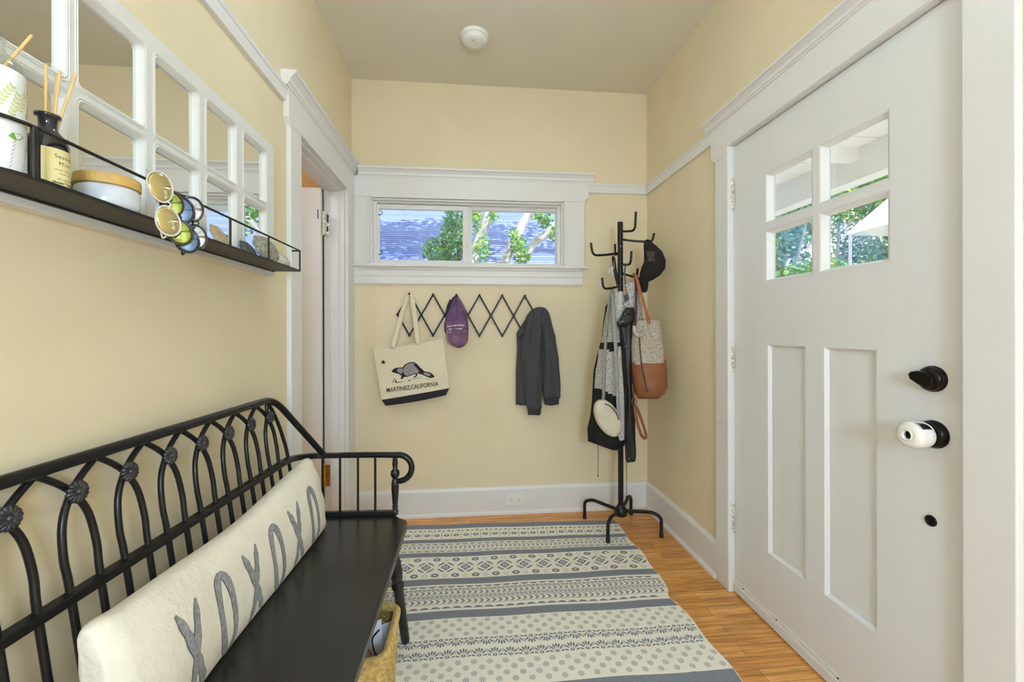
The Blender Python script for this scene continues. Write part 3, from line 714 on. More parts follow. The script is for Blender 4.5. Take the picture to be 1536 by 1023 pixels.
o = tag(obj('magazine', slab((-.37, 1.39, .13), (.09, .02, .02), (-.02, .07, .075), (.002, -.003, .006)), PAPER), 'white folded magazine leaning inside the seagrass basket', 'magazine')
bm = MB(); c = Vector((-.345, 1.395, .155))
for r_, a0 in ((.03, 0), (.022, .5)):
    pts_ = [c + Vector((.09, .02, .02)).normalized() * (r_ * cos(a)) + Vector((-.02, .07, .075)).normalized() * (r_ * sin(a)) + Vector((.003, -.0065, .009)) for a in [a0 + k * pi / 12 for k in range(13)]]
    bm.tube(pts_, .0018, 5, mi=0 if r_ > .025 else 1)
obj('cover_print', bm, [PINK, GREENI], o)
tag(obj('envelope', slab((-.31, 1.44, .12), (.055, -.02, .03), (0, .05, .08), (.003, 0, -.001)), PAPER), 'plain white envelope tucked at the far side of the basket', 'envelope')
tag(obj('cable', MB().tube(smooth_path([(-.30, 1.455, .21), (-.315, 1.42, .205), (-.30, 1.38, .195), (-.285, 1.35, .2), (-.27, 1.32, .19)], 5), .0025, 6), M('black_rubber', (22, 22, 24), .6)), 'thin black cable curling over the papers in the basket', 'cable')

# ================================================================== MIRROR
FR = M('mirror_frame_paint', (222, 223, 219), .45, var=.02, scale=20)
MIR = bpy.data.materials.new('mirror_silver'); MIR.use_nodes = True
_b = MIR.node_tree.nodes['Principled BSDF']; _b.inputs['Metallic'].default_value = 1; _b.inputs['Roughness'].default_value = .015; _b.inputs['Base Color'].default_value = (.86, .87, .86, 1)
mx0, mx1 = XL + .0, XL + .030
cols_ = [(.866 - .196 * 3, 1.021 - .196 * 3), (.866 - .392, 1.021 - .392), (.868 - .196, .835), (.868, 1.020), (1.062, 1.210), (1.254, 1.394), (1.448, 1.590)]
rows_ = [(1.442, 1.618), (1.652, 1.824)]
mir = thing('mirror', 'long white window-pane mirror on the left wall above the bench', 'mirror', (XL, .95, 1.39))
my0, my1, mz0, mz1 = .20, 1.657, 1.398, 1.872
bm = MB()
# front face with rounded openings, built cell by cell
def rcell(y0, y1, z0, z1, r=.012, n=4):
    return [(c_ + r * cos(R(a0 + 90 * k / n)), d_ + r * sin(R(a0 + 90 * k / n))) for c_, d_, a0 in ((y1 - r, z1 - r, 0), (y0 + r, z1 - r, 90), (y0 + r, z0 + r, 180), (y1 - r, z0 + r, 270)) for k in range(n + 1)]
ye = [my0] + [(cols_[i][1] + cols_[i + 1][0]) / 2 for i in range(len(cols_) - 1)] + [my1]
ze = [mz0, (rows_[0][1] + rows_[1][0]) / 2, mz1]
for i, (y0, y1) in enumerate(cols_):
    for j, (z0, z1) in enumerate(rows_):
        hole = rcell(y0, y1, z0, z1); n = len(hole)
        o4 = [(ye[i + 1], ze[j + 1]), (ye[i], ze[j + 1]), (ye[i], ze[j]), (ye[i + 1], ze[j])]
        outer = []
        for k in range(n): outer.append(o4[k // 5])
        step = [(mx1, outer, 0), (mx1, hole, 0)]
        bev = [((y0 + y1) / 2 + (a - (y0 + y1) / 2) * (1 - .002 / (y1 - y0) * 2), (z0 + z1) / 2 + (c_ - (z0 + z1) / 2) * (1 - .002 / (z1 - z0) * 2)) for a, c_ in hole]
        bev2 = [((y0 + y1) / 2 + (a - (y0 + y1) / 2) * (1 - .0035 / (y1 - y0) * 2), (z0 + z1) / 2 + (c_ - (z0 + z1) / 2) * (1 - .0035 / (z1 - z0) * 2)) for a, c_ in hole]
        big = [((y0 + y1) / 2 + (a - (y0 + y1) / 2) * (1 + .004 / (y1 - y0) * 2), (z0 + z1) / 2 + (c_ - (z0 + z1) / 2) * (1 + .004 / (z1 - z0) * 2)) for a, c_ in hole]
        R_ = [[(mx1, a, c_) for a, c_ in outer], [(mx1, a, c_) for a, c_ in big], [(mx1 - .004, a, c_) for a, c_ in hole], [(mx1 - .006, a, c_) for a, c_ in bev], [(mx1 - .009, a, c_) for a, c_ in bev2], [(mx1 - .013, a, c_) for a, c_ in bev2]]
        bm.loft(R_, cap=False, smooth=False)
        for dd in (.006, .0105): bm.tube([(mx1 + .0003, a, c_) for a, c_ in [((y0 + y1) / 2 + (a - (y0 + y1) / 2) * (1 + dd / (y1 - y0) * 2), (z0 + z1) / 2 + (c_ - (z0 + z1) / 2) * (1 + dd / (z1 - z0) * 2)) for a, c_ in hole]], .0014, 5, True)
bm.box(mx0, mx1 - .0002, my0, my0 + .002, mz0, mz1).box(mx0, mx1 - .0002, my1 - .002, my1, mz0, mz1).box(mx0, mx1 - .0002, my0, my1, mz0, mz0 + .002).box(mx0, mx1 - .0002, my0, my1, mz1 - .002, mz1)
obj('frame', bm, FR, mir)
for i, (y0, y1) in enumerate(cols_):
    for j, (z0, z1) in enumerate(rows_):
        obj('mirror_pane', MB().box(mx0 + .004, mx1 - .0115, y0 - .003, y1 + .003, z0 - .003, z1 + .003), MIR, mir)

# ================================================================== WALL SHELF
TRAY = M('dark_bronze_metal', (44, 40, 38), .5, .4, var=.12, scale=40)
sx0, sx1, sy0, sy1, sz = XL + .031, -.621, .60, 1.645, 1.416
sh = thing('wall_shelf', 'narrow black metal shelf with a wire rail below the pane mirror', 'shelf', (sx0, 1.1, sz))
outl = [(sx0, sy1), (sx1, sy1), (sx1, .69)] + [(sx1 - .05 + .05 * cos(R(a)), .69 - .075 * sin(R(a))) for a in (15, 30, 45, 60, 75)] + [(sx1 - .055, .612), (sx0, .60)]
bm = MB().prism([(x, y, sz - .002) for x, y in outl], (0, 0, .003)); 
obj('tray', bm, TRAY, sh)
bm = MB(); edge = outl[1:-1]
for i in range(len(edge) - 1):
    a, c = Vector((*edge[i], sz - .003)), Vector((*edge[i + 1], sz - .003)); bm.tube([a + Vector((0, 0, .004)), c + Vector((0, 0, .004))], .004, 4, phase=pi / 4)
bm.tube([(sx0, sy1, sz + .001), (sx1, sy1, sz + .001)], .004, 4, phase=pi / 4); bm.tube([(sx0 + .002, .6, sz - .0), (sx0 + .002, sy1, sz - .0)], .006, 4, phase=pi / 4)
obj('edge_lip', bm, TRAY, sh)
rz = 1.491
rail = [(sx0 + .004, sy1, rz)] + [(x, y, rz) for x, y in outl[1:-1]] + [(sx0 + .004, .604, rz)]
obj('wire_rail', MB().tube(rail[1:-1], .003, 8).tube([(sx1, sy1, rz), (sx1 - .028, sy1, rz - .001)], .003, 8), TRAY, sh)
for y in (.679, .93, 1.186, 1.40, 1.645):
    obj('rail_post', MB().tube([(sx1, y, sz), (sx1, y, rz)], .003 if y > .7 else .0038, 8), TRAY, sh)

# things on the shelf
def reeds(parent, c, z0, lst):
    for (dx, dy, ex, ey, L) in lst:
        a = Vector((c[0] + dx, c[1] + dy, z0 - .05)); e = Vector((c[0] + ex, c[1] + ey, z0 + L))
        obj('reed', MB().tube([a, e], .0021, 7), M('reed_wood', (230, 194, 128), .7, var=.12, scale=90, stretch=(1, 1, .1)), parent)
# large botanical diffuser
c = (-.667, .667); z = sz + .0012
bt = thing('diffuser_bottle', 'tall clear glass diffuser with white label of green leaves at the near shelf end', 'bottle', (*c, z))
CG = glass_mat('bottle_glass', (.93, .95, .93), .1, .05)
obj('glass_bottle', MB().lathe([(.034, 0), (.0355, .004), (.0345, .148), (.032, .158), (.024, .168), (.016, .174), (.0145, .19), (.017, .192), (.017, .197), (.013, .197)], (*c, z), (0, 0, 1), 36), CG, bt)
LAB = M('botanical_label', (236, 238, 240), .6, var=.01)
lb = obj('label_sleeve', MB().lathe([(.0358, .003), (.0352, .145)], (*c, z), (0, 0, 1), 40), LAB, bt)
lb.data.polygons[-1].use_smooth = False
GL = [M('leaf_ink_light', (206, 212, 146), .7), M('leaf_ink_green', (120, 180, 80), .7), M('stem_ink', (170, 178, 170), .7)]
bm = MB()
def onbot(ang, h, cc=c, zz=z, r0=.0362, r1=.0356, H=.145):
    r = r0 + (r1 - r0) * h / H; return Vector((cc[0] + r * cos(ang), cc[1] + r * sin(ang), zz + h))
def leaf_on(ang, h, l, wd, rot, mi):
    pts_ = [(0, 0), (l * .3, wd), (l * .7, wd * .8), (l, 0), (l * .7, -wd * .8), (l * .3, -wd)]
    bm.add([onbot(ang + (x * cos(rot) - y * sin(rot)) / .036, h + x * sin(rot) + y * cos(rot)) for x, y in pts_], [tuple(range(6))], mi)
lr = random.Random(3)
for (a0, h0, rot) in ((.1, .09, 1.2), (.5, .085, 1.0), (.75, .10, .2), (.9, .075, .3), (.3, .075, .1), (-.2, .08, 1.3), (-.6, .09, 1.1), (1.05, .12, 2.2)):
    for k in range(6):
        aa = a0 + k * .0065 * cos(rot) / .036; hh = h0 + k * .0065 * sin(rot)
        if hh < .14:
            leaf_on(aa, hh, .0075, .0018, rot + .7, 0); leaf_on(aa, hh, .0075, .0018, rot - .7, 0)
leaf_on(.45, .045, .026, .005, -.35, 1); leaf_on(-.3, .05, .022, .005, .3, 1)
for k in range(9): leaf_on(.9 + .06 * lr.random(), .012 + k * .006, .006, .0012, lr.uniform(.3, 2.6), 0)
for a0 in (.2, .5, .8, -.3):
    for k in range(7): leaf_on(a0 + k * .025, .006 + k * .006, .008, .0005, .95, 2)
obj('botanical_print', bm, GL, lb)
reeds(bt, c, z + .19, [(.006, .004, .012, .046, .035), (-.004, .0, -.02, .02, .05), (0, -.006, .02, -.03, .04)])
# dark glass bottle
c = (-.655, .738)
bt = thing('reed_diffuser', 'small dark glass reed diffuser with yellow label and four wooden reeds', 'diffuser', (*c, z))
obj('glass_bottle', MB().lathe([(.023, 0), (.0245, .003), (.0245, .070), (.023, .079), (.015, .09), (.0112, .095), (.0108, .112), (.0155, .114), (.0155, .118), (.009, .118), (.009, .095)], (*c, z), (0, 0, 1), 32), M('smoked_glass', (38, 36, 42), .08, .1, var=.2, scale=20, coat=.5), bt)
lb = obj('label', MB().grid(lambda i, j: onbot(-1.15 + 2.3 * i, .004 + .058 * j, c, z, .0248, .0248), 16, 2), M('cream_paper', (232, 220, 160), .8, var=.03), bt)
bm = MB()
INK = M('dark_ink', (70, 60, 60), .7)
def ontag(h0, sgn=1, cx=0):
    def f(p): return onbot(-.02 + (p.x + cx) / .0248, h0 * 1.18 + p.y, c, z, .0251, .0251)
    return f
textmesh('Seaside', .0085, ontag(.0405), bm, 0, 1.1, 'CENTER'); textmesh('Mist', .0085, ontag(.0315), bm, 0, 1.25, 'CENTER')
for h_, s_ in ((.0245, 'room diffuser'), (.020, 'reed oil'), (.0125, 'all natural')): textmesh(s_, .0042, ontag(h_), bm, 0, 1.2, 'CENTER')
textmesh('House & Home', .0045, ontag(.0075), bm, 0, 1.1, 'CENTER', 1, .00025)
obj('label_print', bm, INK, lb)
reeds(bt, c, z + .113, [(.0, -.004, .0, -.003, .082), (.003, .0, -.005, .022, .078), (.0, .003, .0, .02, .085), (-.002, .004, .0, .048, .098)])
# candle jar with wooden lid
c = (-.667, .866)
bt = thing('candle_jar', 'wide frosted glass candle jar with a wooden lid on the shelf', 'candle jar', (*c, z))
FROST = M('frosted_glass', (206, 212, 218), .18, var=.08, scale=40, coat=.4)
obj('jar', MB().lathe([(.038, 0), (.044, .004), (.0465, .014), (.0465, .038), (.044, .043), (.038, .044)], (*c, z), (0, 0, 1), 40), FROST, bt)
obj('lid', MB().lathe([(.044, .044), (.047, .045), (.047, .061), (.0455, .063), (0, .063)], (*c, z), (0, 0, 1), 40, smooth=False), M('bamboo_lid', (210, 172, 96), .5, var=.15, scale=30, stretch=(1, 1, 6)), bt)
# shells
def shell(c, r, sx_, label, colr, rot, flat=.45, name='seashell'):
    bm = MB(); rm = Matrix.Rotation(rot[2], 3, 'Z') @ Matrix.Rotation(rot[1], 3, 'Y') @ Matrix.Rotation(rot[0], 3, 'X')
    def f(i, j):
        th = 2 * pi * i; ph = j * pi / 2
        rr = r * (1 + .06 * sin(9 * th) * sin(ph)) * (1 - .12 * cos(th - .6)); v = Vector((rr * sx_ * cos(th) * sin(ph), rr * sin(th) * sin(ph), r * flat * cos(ph) * (1 + .08 * sin(24 * ph))))
        v += Vector((.25 * r * cos(ph) ** 3, 0, 0))
        return Vector(c) + rm @ v
    bm.grid(f, 36, 14)
    zmin = min(p[2] for p in bm.v); bm.v = [(p[0], p[1], p[2] + z + .0008 - zmin) for p in bm.v]
    o = obj(name, bm, colr, None, 0, .003); tag(o, label, 'shell', 'seashells on the black wall shelf'); return o
S1 = M('tan_shell', (190, 172, 138), .45, var=.25, scale=60, bump=.4, bscale=120)
S2 = M('speckled_grey_shell', (150, 148, 128), .5, var=.45, scale=110, bump=.7, bscale=150, detail=6)
S3 = M('pearly_shell', (206, 202, 190), .22, .2, var=.18, scale=25, bump=.3, bscale=60)
S4 = M('dark_shell', (72, 74, 68), .5, var=.4, scale=80)
shell((-.682, 1.245, 1.46), .037, .95, 'tan half-round seashell leaning on the mirror nearest the sunglasses', S1, (0, R(68), R(8)))
shell((-.684, 1.405, 1.46), .031, 1.0, 'dark seashell mostly hidden behind the speckled grey one', S4, (0, R(62), R(-5)))
shell((-.662, 1.475, 1.46), .052, .9, 'large speckled grey-green seashell standing behind the rail', S2, (0, R(66), R(-10)))
shell((-.648, 1.568, 1.45), .033, .9, 'small pearly seashell near the far end of the shelf', S3, (0, R(55), R(10)))

# sunglasses hung on the rail
def sunglasses(c, yaw, tilt, fcol, lens_m, label, sc_=1.0, lr_=(.021, .028), x_out=0):
    """hung sideways: one lens above the other, an arm hooked over the rail"""
    c = Vector(c); rm = Matrix.Rotation(yaw, 3, 'Z') @ Matrix.Rotation(tilt, 3, 'X')
    T = lambda x, y, z_: c + rm @ Vector((x, y, z_)) * sc_      # x out of the wall, y along, z up
    g = thing('sunglasses', label, 'sunglasses', c, 'sunglasses hung on the shelf rail')
    fr = MB()
    for sg in (-1, 1):
        pth = [T(.002, lr_[0] * cos(a) * (1 + .1 * sin(a) * sg), sg * .031 + lr_[1] * sin(a)) for a in [k * pi / 12 for k in range(24)]]
        fr.tube(pth, .0019, 7, True)
    fr.tube([T(.002, .006, -.006), T(.005, .010, 0), T(.002, .006, .006)], .0018, 6)
    obj('frame', fr, fcol, g)
    for sg in (-1, 1):
        bm = MB()
        def f(i, j, sg=sg):
            a = 2 * pi * i; return T(.002 + .003 * (1 - j * j), lr_[0] * .97 * j * cos(a), sg * .031 + lr_[1] * .97 * j * sin(a))
        bm.grid(f, 24, 5); obj('lens', bm, lens_m, g, 0, .001)
        top = T(0, -.008, sg * (.031 + lr_[1] * .98))
        obj('temple', MB().tube([top, T(-.012, -.010, sg * .061), T(-.02, .02, sg * .060), T(-.024, .075, sg * .057)][:4] if False else smooth_path([top, T(-.006, -.012, sg * .061), T(-.010, -.008, sg * .03), T(-.011, .0, -sg * .015), T(-.013, .008, -sg * .035)], 4), .0017, 6), fcol, g)
    return g
CLRF = M('clear_white_acetate', (206, 204, 200), .2, var=.08, coat=.5); BLKF = M('black_acetate', (24, 24, 26), .25, coat=.5); BRNF = M('dark_tortoise', (58, 44, 32), .25, var=.5, scale=60)
def lensm(n, rgb): return M(n, rgb, .06, .85, var=.12, scale=14)
sunglasses((-.606, .918, 1.45), R(-28), R(12), CLRF, lensm('gold_mirror_lens', (206, 192, 140)), 'clear-framed sunglasses with gold mirrored lenses, first on the rail', 1.05)
sunglasses((-.607, .955, 1.432), R(-58), R(14), BRNF, lensm('green_mirror_lens', (150, 170, 90)), 'brown-framed sunglasses with green lenses behind the clear pair', .95)
sunglasses((-.607, .982, 1.424), R(-52), R(8), BLKF, lensm('blue_mirror_lens', (120, 150, 200)), 'black-framed sunglasses with blue lenses hanging lowest', 1.0)
sunglasses((-.606, 1.012, 1.435), R(-66), R(6), BLKF, lensm('silver_mirror_lens', (180, 184, 196)), 'black sunglasses with silvery lenses, farthest along the rail', .98)

# ================================================================== ACCORDION RACK
BLK = M('black_satin_paint', (22, 21, 21), .45, .2)
rk = thing('accordion_rack', 'black expanding lattice peg rack on the back wall below the window', 'coat rack', (0, YB, 1.29))
tops = [(-.383 + .148 * k, 1.429 - .0012 * k) for k in range(6)]; mids = [(-.459 + .1485 * k, 1.300 - .0014 * k) for k in range(7)]; bots = [(-.385 + .1485 * k, 1.166 - .0014 * k) for k in range(6)]
def slat(a, c, y):
    a = Vector((a[0], y, a[1])); c = Vector((c[0], y, c[1])); d = (c - a).normalized(); n = Vector((d.z, 0, -d.x)) * .0052
    a = a - d * .006; c = c + d * .006
    obj('slat', MB().prism([a - n, a + n, c + n, c - n], (0, -.004, 0)), BLK, rk, .001)
for k in range(6):
    # top k -> bottom k+1 (down-right, through mid k+1), top k -> bottom k-1 (down-left, through mid k)
    slat(tops[k], bots[k + 1] if k < 5 else mids[6], YB - .013)
    slat(tops[k], bots[k - 1] if k > 0 else mids[0], YB - .018)
slat(mids[0], bots[0], YB - .013)
if True: slat(mids[6], bots[5], YB - .018)
for (x, z_) in tops + mids + bots:
    obj('peg', MB().lathe([(.0055, 0), (.0045, .006), (.004, .03), (.006, .034), (.006, .040), (.003, .043)], (x, YB - .001, z_), (0, -1, 0), 12), BLK, rk)

# ------------------------------------------------------------------ tote bag
TY = 2.748
org = atY(560, 525, TY); aa = R(9.1)
def Tt(u, v, d=0): return Vector((org.x + u * cos(aa) - v * sin(aa), TY - d, org.z + u * sin(aa) + v * cos(aa)))
def tloc(x, y):
    p = atY(x, y, TY - .004) - org; return (p.x * cos(aa) + p.z * sin(aa), -p.x * sin(aa) + p.z * cos(aa))
tote = thing('tote_bag', 'cream canvas tote bag with beaver print hanging from the lattice rack', 'tote bag', Tt(.21, -.3))
TOTE = M('tote_canvas', (226, 217, 190), .95, var=.03, scale=14, bump=.35, bscale=300)
def tfront(u, v):
    """puff of the front face"""
    x = u / .433; y = -v / .315
    return .0 + .012 * sin(pi * min(max(x, 0), 1)) ** .6 * (.3 + .7 * min(max(y, 0), 1)) + .003 * sin(x * 17 + y * 3) * y * (1 - y) * 2 + .0025 * math.exp(-((x - .45) / .15) ** 2) * sin(y * 30) * (1 - y) ** 3
def edgeu(v): t_ = -v / .315; return -.012 * t_ * 0 + .0, .433 - .008 * t_
nx, nz = 24, 18
bm = MB()
def tf(i, j):
    v = -.315 * j; u0, u1 = edgeu(v); u = u0 + (u1 - u0) * i; sag = -.012 * sin(pi * i) * (1 - j) * .5
    return Tt(u, v + sag, tfront(u, v))
bm.grid(tf, nx, nz)
def tbk(i, j):
    v = -.315 * j; u0, u1 = edgeu(v); u = u0 + (u1 - u0) * i; return Tt(u, v, -.008 - .01 * sin(pi * i) * j)
bm.grid(tbk, nx, nz)
for i in (0, 1): bm.grid(lambda a, j, i=i: tf(i, j) * (1 - a) + tbk(i, j) * a, 1, nz)
obj('canvas_body', bm, TOTE, tote)
bm = MB()
def bf(i, j):
    v = -.315; u0, u1 = edgeu(v); u = u0 + (u1 - u0) * i
    un = .018 + (.395 - .018) * i; bulge = -.006 * sin(pi * i)
    return Tt(u * (1 - j) + un * j, v * (1 - j) + (-.356 + .0 * i + bulge) * j, tfront(u, v) * (1 - j) + .002 * j + .001)
bm.grid(bf, 20, 4); bm.grid(lambda i, j: Tt(.0 + .425 * i * (1 - j) + (.018 + .377 * i) * j, -.315 - .041 * j, -.016), 20, 1)
obj('black_base', bm, M('black_canvas', (42, 42, 44), .9, var=.15, scale=90, bump=.3, bscale=300), tote)
peg = Vector((tops[0][0], YB - .022, tops[0][1] + .005))
for (ua, ub) in ((.118, .278),):
    for d_, dv in ((.004, 0), (-.012, .004)):
        A = Tt(ua, -.01, d_ + .004); C = Tt(ub, -.01, d_ + .004)
        pth = [A, A.lerp(peg, .5) + Vector((-.006, 0, 0)), peg + Vector((-.012, 0, -.012)), peg + Vector((0, 0, .004)), peg + Vector((.012, 0, -.012)), C.lerp(peg, .5) + Vector((.006, 0, 0)), C]
        bm = MB().tube(smooth_path(pth, 6), .0135, 4, flat=.13, up=(1, 0, 0)) if False else MB()
        sp = smooth_path(pth, 8); vs = []
        for i, p in enumerate(sp):
            tt = (sp[min(i + 1, len(sp) - 1)] - sp[max(i - 1, 0)]).normalized(); nn_ = Vector((tt.z, 0, -tt.x)).normalized() if abs(tt.x) + abs(tt.z) > 1e-6 else Vector((1, 0, 0))
            k_ = min(1, abs(i / (len(sp) - 1) - .5) * 3 + .35); vs += [p + nn_ * .015 * k_, p - nn_ * .015 * k_]
        bm.add(vs, [(2 * i, 2 * i + 1, 2 * i + 3, 2 * i + 2) for i in range(len(sp) - 1)], 0, True)
        obj('strap', bm, TOTE, tote, 0, .0025)
PRB = M('black_print', (30, 28, 30), .8, var=.1); PRG = M('grey_print', (150, 146, 146), .85, var=.25, scale=300)
bm = MB()
def tp(pts, mi=0, l=0):
    q = [tloc(x, y) for x, y in pts]; bm.add([Tt(u, v, tfront(u, v) + .0012 + l * .0004) for u, v in q], [tuple(range(len(q)))], mi)
def cz(L): return [(570 + x / 15.36, 535 + y / 15.36) for x, y in L]
star = [(75 + (70 if k % 2 == 0 else 28) * sin(k * pi / 5 + .02), 125 - (70 if k % 2 == 0 else 28) * cos(k * pi / 5 + .02)) for k in range(10)]
sc_c = cz([(75, 125)])[0]
for k in range(10): tp([sc_c] + cz([star[k], star[(k + 1) % 10]]))
obj('printed_star', bm, PRB, tote); bm = MB()
# beaver: body, head, tail, feet, ground
tp(cz([(520, 245), (570, 185), (640, 145), (700, 125), (790, 125), (860, 170), (920, 240), (1020, 330), (1000, 380), (930, 400), (850, 385), (760, 420), (640, 460), (560, 470), (500, 430), (470, 340)]), 0)
tp(cz([(545, 260), (590, 205), (650, 165), (710, 148), (780, 150), (840, 190), (890, 250), (930, 320), (900, 365), (800, 385), (700, 420), (620, 440), (570, 410), (540, 340)]), 1, 1)
tp(cz([(260, 330), (300, 295), (350, 262), (420, 250), (520, 245), (540, 330), (520, 400), (500, 440), (430, 395), (370, 380), (300, 365)]), 0)
tp(cz([(400, 280), (440, 268), (520, 268), (540, 330), (500, 395), (440, 370), (400, 340)]), 1, 1)
tp(cz([(980, 320), (1060, 345), (1150, 355), (1190, 385), (1265, 455), (1230, 480), (1160, 490), (1080, 460), (1000, 425), (920, 390)]), 0)
tp(cz([(1000, 365), (1090, 365), (1150, 385), (1170, 440), (1090, 440), (1020, 410)]), 1, 1)
tp(cz([(500, 430), (560, 440), (540, 500), (500, 520), (480, 510)])); tp(cz([(580, 350), (610, 380), (600, 450), (560, 480), (570, 420)])); tp(cz([(830, 385), (870, 395), (850, 450), (800, 485), (770, 465), (820, 440)]))
lr = random.Random(5)
for k in range(46):
    x = lr.uniform(560, 900); y = lr.uniform(170, 400)
    if (x - 725) ** 2 / 165 ** 2 + (y - 285) ** 2 / 125 ** 2 < 1: tp(cz([(x, y), (x + 38, y + 10), (x + 36, y + 15), (x, y + 5)]), 0, 2)
tp(cz([(265, 600), (300, 560), (340, 480), (360, 520), (330, 570), (310, 605)]), 1); tp(cz([(360, 530), (385, 540), (385, 600), (350, 600)]), 0); tp(cz([(385, 585), (540, 570), (545, 578), (390, 603)]), 0)
tp(cz([(640, 540), (720, 535), (700, 560), (670, 558)])); tp(cz([(720, 512), (800, 500), (960, 485), (960, 492), (800, 508), (722, 518)])); tp(cz([(1050, 500), (1135, 515), (1130, 521), (1050, 508)]))
obj('beaver_print', bm, [PRB, PRG], tote); bm = MB()
ta, tb = tloc(580, 588.5), tloc(658, 578.2)
hgt = .0265; 
mb2 = MB(); textmesh('MARTINEZ,CALIFORNIA', 1, Matrix.Identity(4), mb2)
wtx = max(v[0] for v in mb2.v); htx = max(v[1] for v in mb2.v)
ang = math.atan2(tb[1] - ta[1], tb[0] - ta[0]); LL = sqrt((tb[0] - ta[0]) ** 2 + (tb[1] - ta[1]) ** 2)
def tmap(p):
    x = p.x / wtx * LL; y = p.y / htx * hgt; u = ta[0] + x * cos(ang) - y * sin(ang); v = ta[1] + x * sin(ang) + y * cos(ang); return Tt(u, v, tfront(u, v) + .0026)
textmesh('MARTINEZ,CALIFORNIA', 1, tmap, bm, 0, 1, 'LEFT', 1, .009)
obj('printed_lettering', bm, PRB, tote)

# ------------------------------------------------------------------ loft helper for cloth
def cloth(sections, n=28, folds=(5, .08), seed=0, back=1.0):
    """sections: (z, x_left, x_right, y_center, depth)"""
    rg = random.Random(seed); ph = [rg.uniform(0, 6) for _ in range(4)]
    rings = []
    S = []
    for i in range(len(sections) - 1):
        a, c_ = sections[i], sections[i + 1]
        m = max(1, int(abs(a[0] - c_[0]) / .012))
        for k in range(m): t_ = k / m; t2 = t_ * t_ * (3 - 2 * t_) * .5 + t_ * .5; S.append([a[q] + (c_[q] - a[q]) * (t_ if q == 0 else t2) for q in range(5)])
    S.append(list(sections[-1]))
    z0 = S[0][0]
    for (zz, xl, xr, yc, d) in S:
        cx, rx = (xl + xr) / 2, (xr - xl) / 2; ring_ = []
        for k in range(n):
            th = 2 * pi * k / n; c_, s_ = cos(th), sin(th)
            fl = 1 + folds[1] * sin(folds[0] * th + ph[0] + (z0 - zz) * 6) + folds[1] * .6 * sin((folds[0] * 2 - 1) * th + ph[1] - (z0 - zz) * 11)
            ex = abs(c_) ** .8 * (1 if c_ > 0 else -1)
            ring_.append(Vector((cx + rx * ex, yc + d * s_ * fl * (1 if s_ < 0 else back), zz + .003 * sin(3 * th + zz * 40))))
        rings.append(ring_)
    return rings
def cl_add(bm, pxs, Y, d, mi=0, folds=(5, .12), seed=0, mif=None, back=.6):
    """pxs: (y_px, xl_px, xr_px)"""
    sec = []
    for i, (y, a, c_) in enumerate(pxs):
        pa, pc = atY(a, y, Y), atY(c_, y, Y); dd = d if not isinstance(d, (list, tuple)) else d[i]
        sec.append((pa.z, pa.x, pc.x, Y, dd))
    rings = cloth(sec, 28, folds, seed, back)
    bm.loft(rings, mi, True, True, mif and (lambda i, k: mif(rings[i][k])))
    return bm

# grey hoodie
HOOD = M('charcoal_fleece', (70, 71, 74), .95, var=.22, scale=120, bump=.5, bscale=260); RIB = M('charcoal_rib_knit', (56, 56, 58), .95, var=.1, scale=60, stretch=(8, 1, .3), bump=.6)
hd = thing('hooded_sweatshirt', 'charcoal grey hooded sweatshirt hanging at the lattice rack end', 'sweatshirt', (.43, 2.75, .7))
bm = MB(); cl_add(bm, [(470, 797, 812), (485, 784, 822), (500, 775, 826), (520, 776, 824), (560, 774, 822), (600, 774, 810), (607, 774, 800)], 2.762, [.015, .028, .034, .036, .034, .03, .025], 0, (4, .2), 3)
obj('body', bm, HOOD, hd)
bm = MB(); cl_add(bm, [(468, 798, 810), (480, 789, 812), (497, 785, 814), (520, 781, 812), (560, 783, 812), (598, 789, 813), (612, 791, 812.5)], 2.722, [.012, .024, .03, .032, .028, .025, .022], 0, (4, .42), 5)
obj('sleeve', bm, HOOD, hd)
bm = MB(); cl_add(bm, [(610, 790.5, 812.5), (613, 791.5, 812), (622, 792, 811)], 2.722, [.023, .022, .019], 0, (9, .05), 5); obj('cuff', bm, RIB, hd)
bm = MB(); cl_add(bm, [(469, 806, 818), (485, 809, 826), (505, 811, 833), (540, 812, 838), (580, 813, 841), (597, 815, 840.5)], 2.748, [.012, .022, .03, .032, .03, .025], 0, (4, .38), 8)
obj('sleeve', bm, HOOD, hd)
bm = MB(); cl_add(bm, [(595, 814.5, 840), (599, 816, 838.5), (607, 817, 838)], 2.748, [.025, .022, .02], 0, (9, .05), 8); obj('cuff', bm, RIB, hd)
hp = [(776, 505), (783, 498), (789, 488), (794, 478), (800, 470), (808, 466), (816, 467), (821, 475), (825, 488), (829, 500)]
bm = MB(); P_ = [atY(x, y, 2.735) for x, y in hp]
bm.tube(smooth_path(P_, 5), [.011 + .013 * sin(pi * i / (5 * (len(P_) - 1))) for i in range(5 * (len(P_) - 1) + 1)], 12, flat=.8); obj('hood', bm, HOOD, hd)
bm = MB(); cl_add(bm, [(466, 802, 816), (476, 797, 820), (490, 792, 824)], 2.745, [.018, .03, .03], 0, (3, .15), 9); obj('hood_lining', bm, HOOD, hd)

# purple cap
PUR = M('faded_purple_cotton', (112, 84, 122), .9, var=.35, scale=16, bump=.4, bscale=200); DPUR = M('dark_purple_strap', (44, 34, 56), .9, var=.2)
cap = thing('baseball_cap', 'faded purple baseball cap hanging from the lattice rack', 'cap', (-.09, 2.76, 1.2))
bm = MB(); cl_add(bm, [(446, 683, 688), (452, 679, 693), (460, 676, 697), (475, 669, 701), (488, 666, 702.5), (497, 667, 702.5), (501, 669, 702)], 2.762, [.01, .03, .04, .055, .06, .055, .045], 0, (2, .04), 2, back=.3)
obj('crown', bm, PUR, cap)
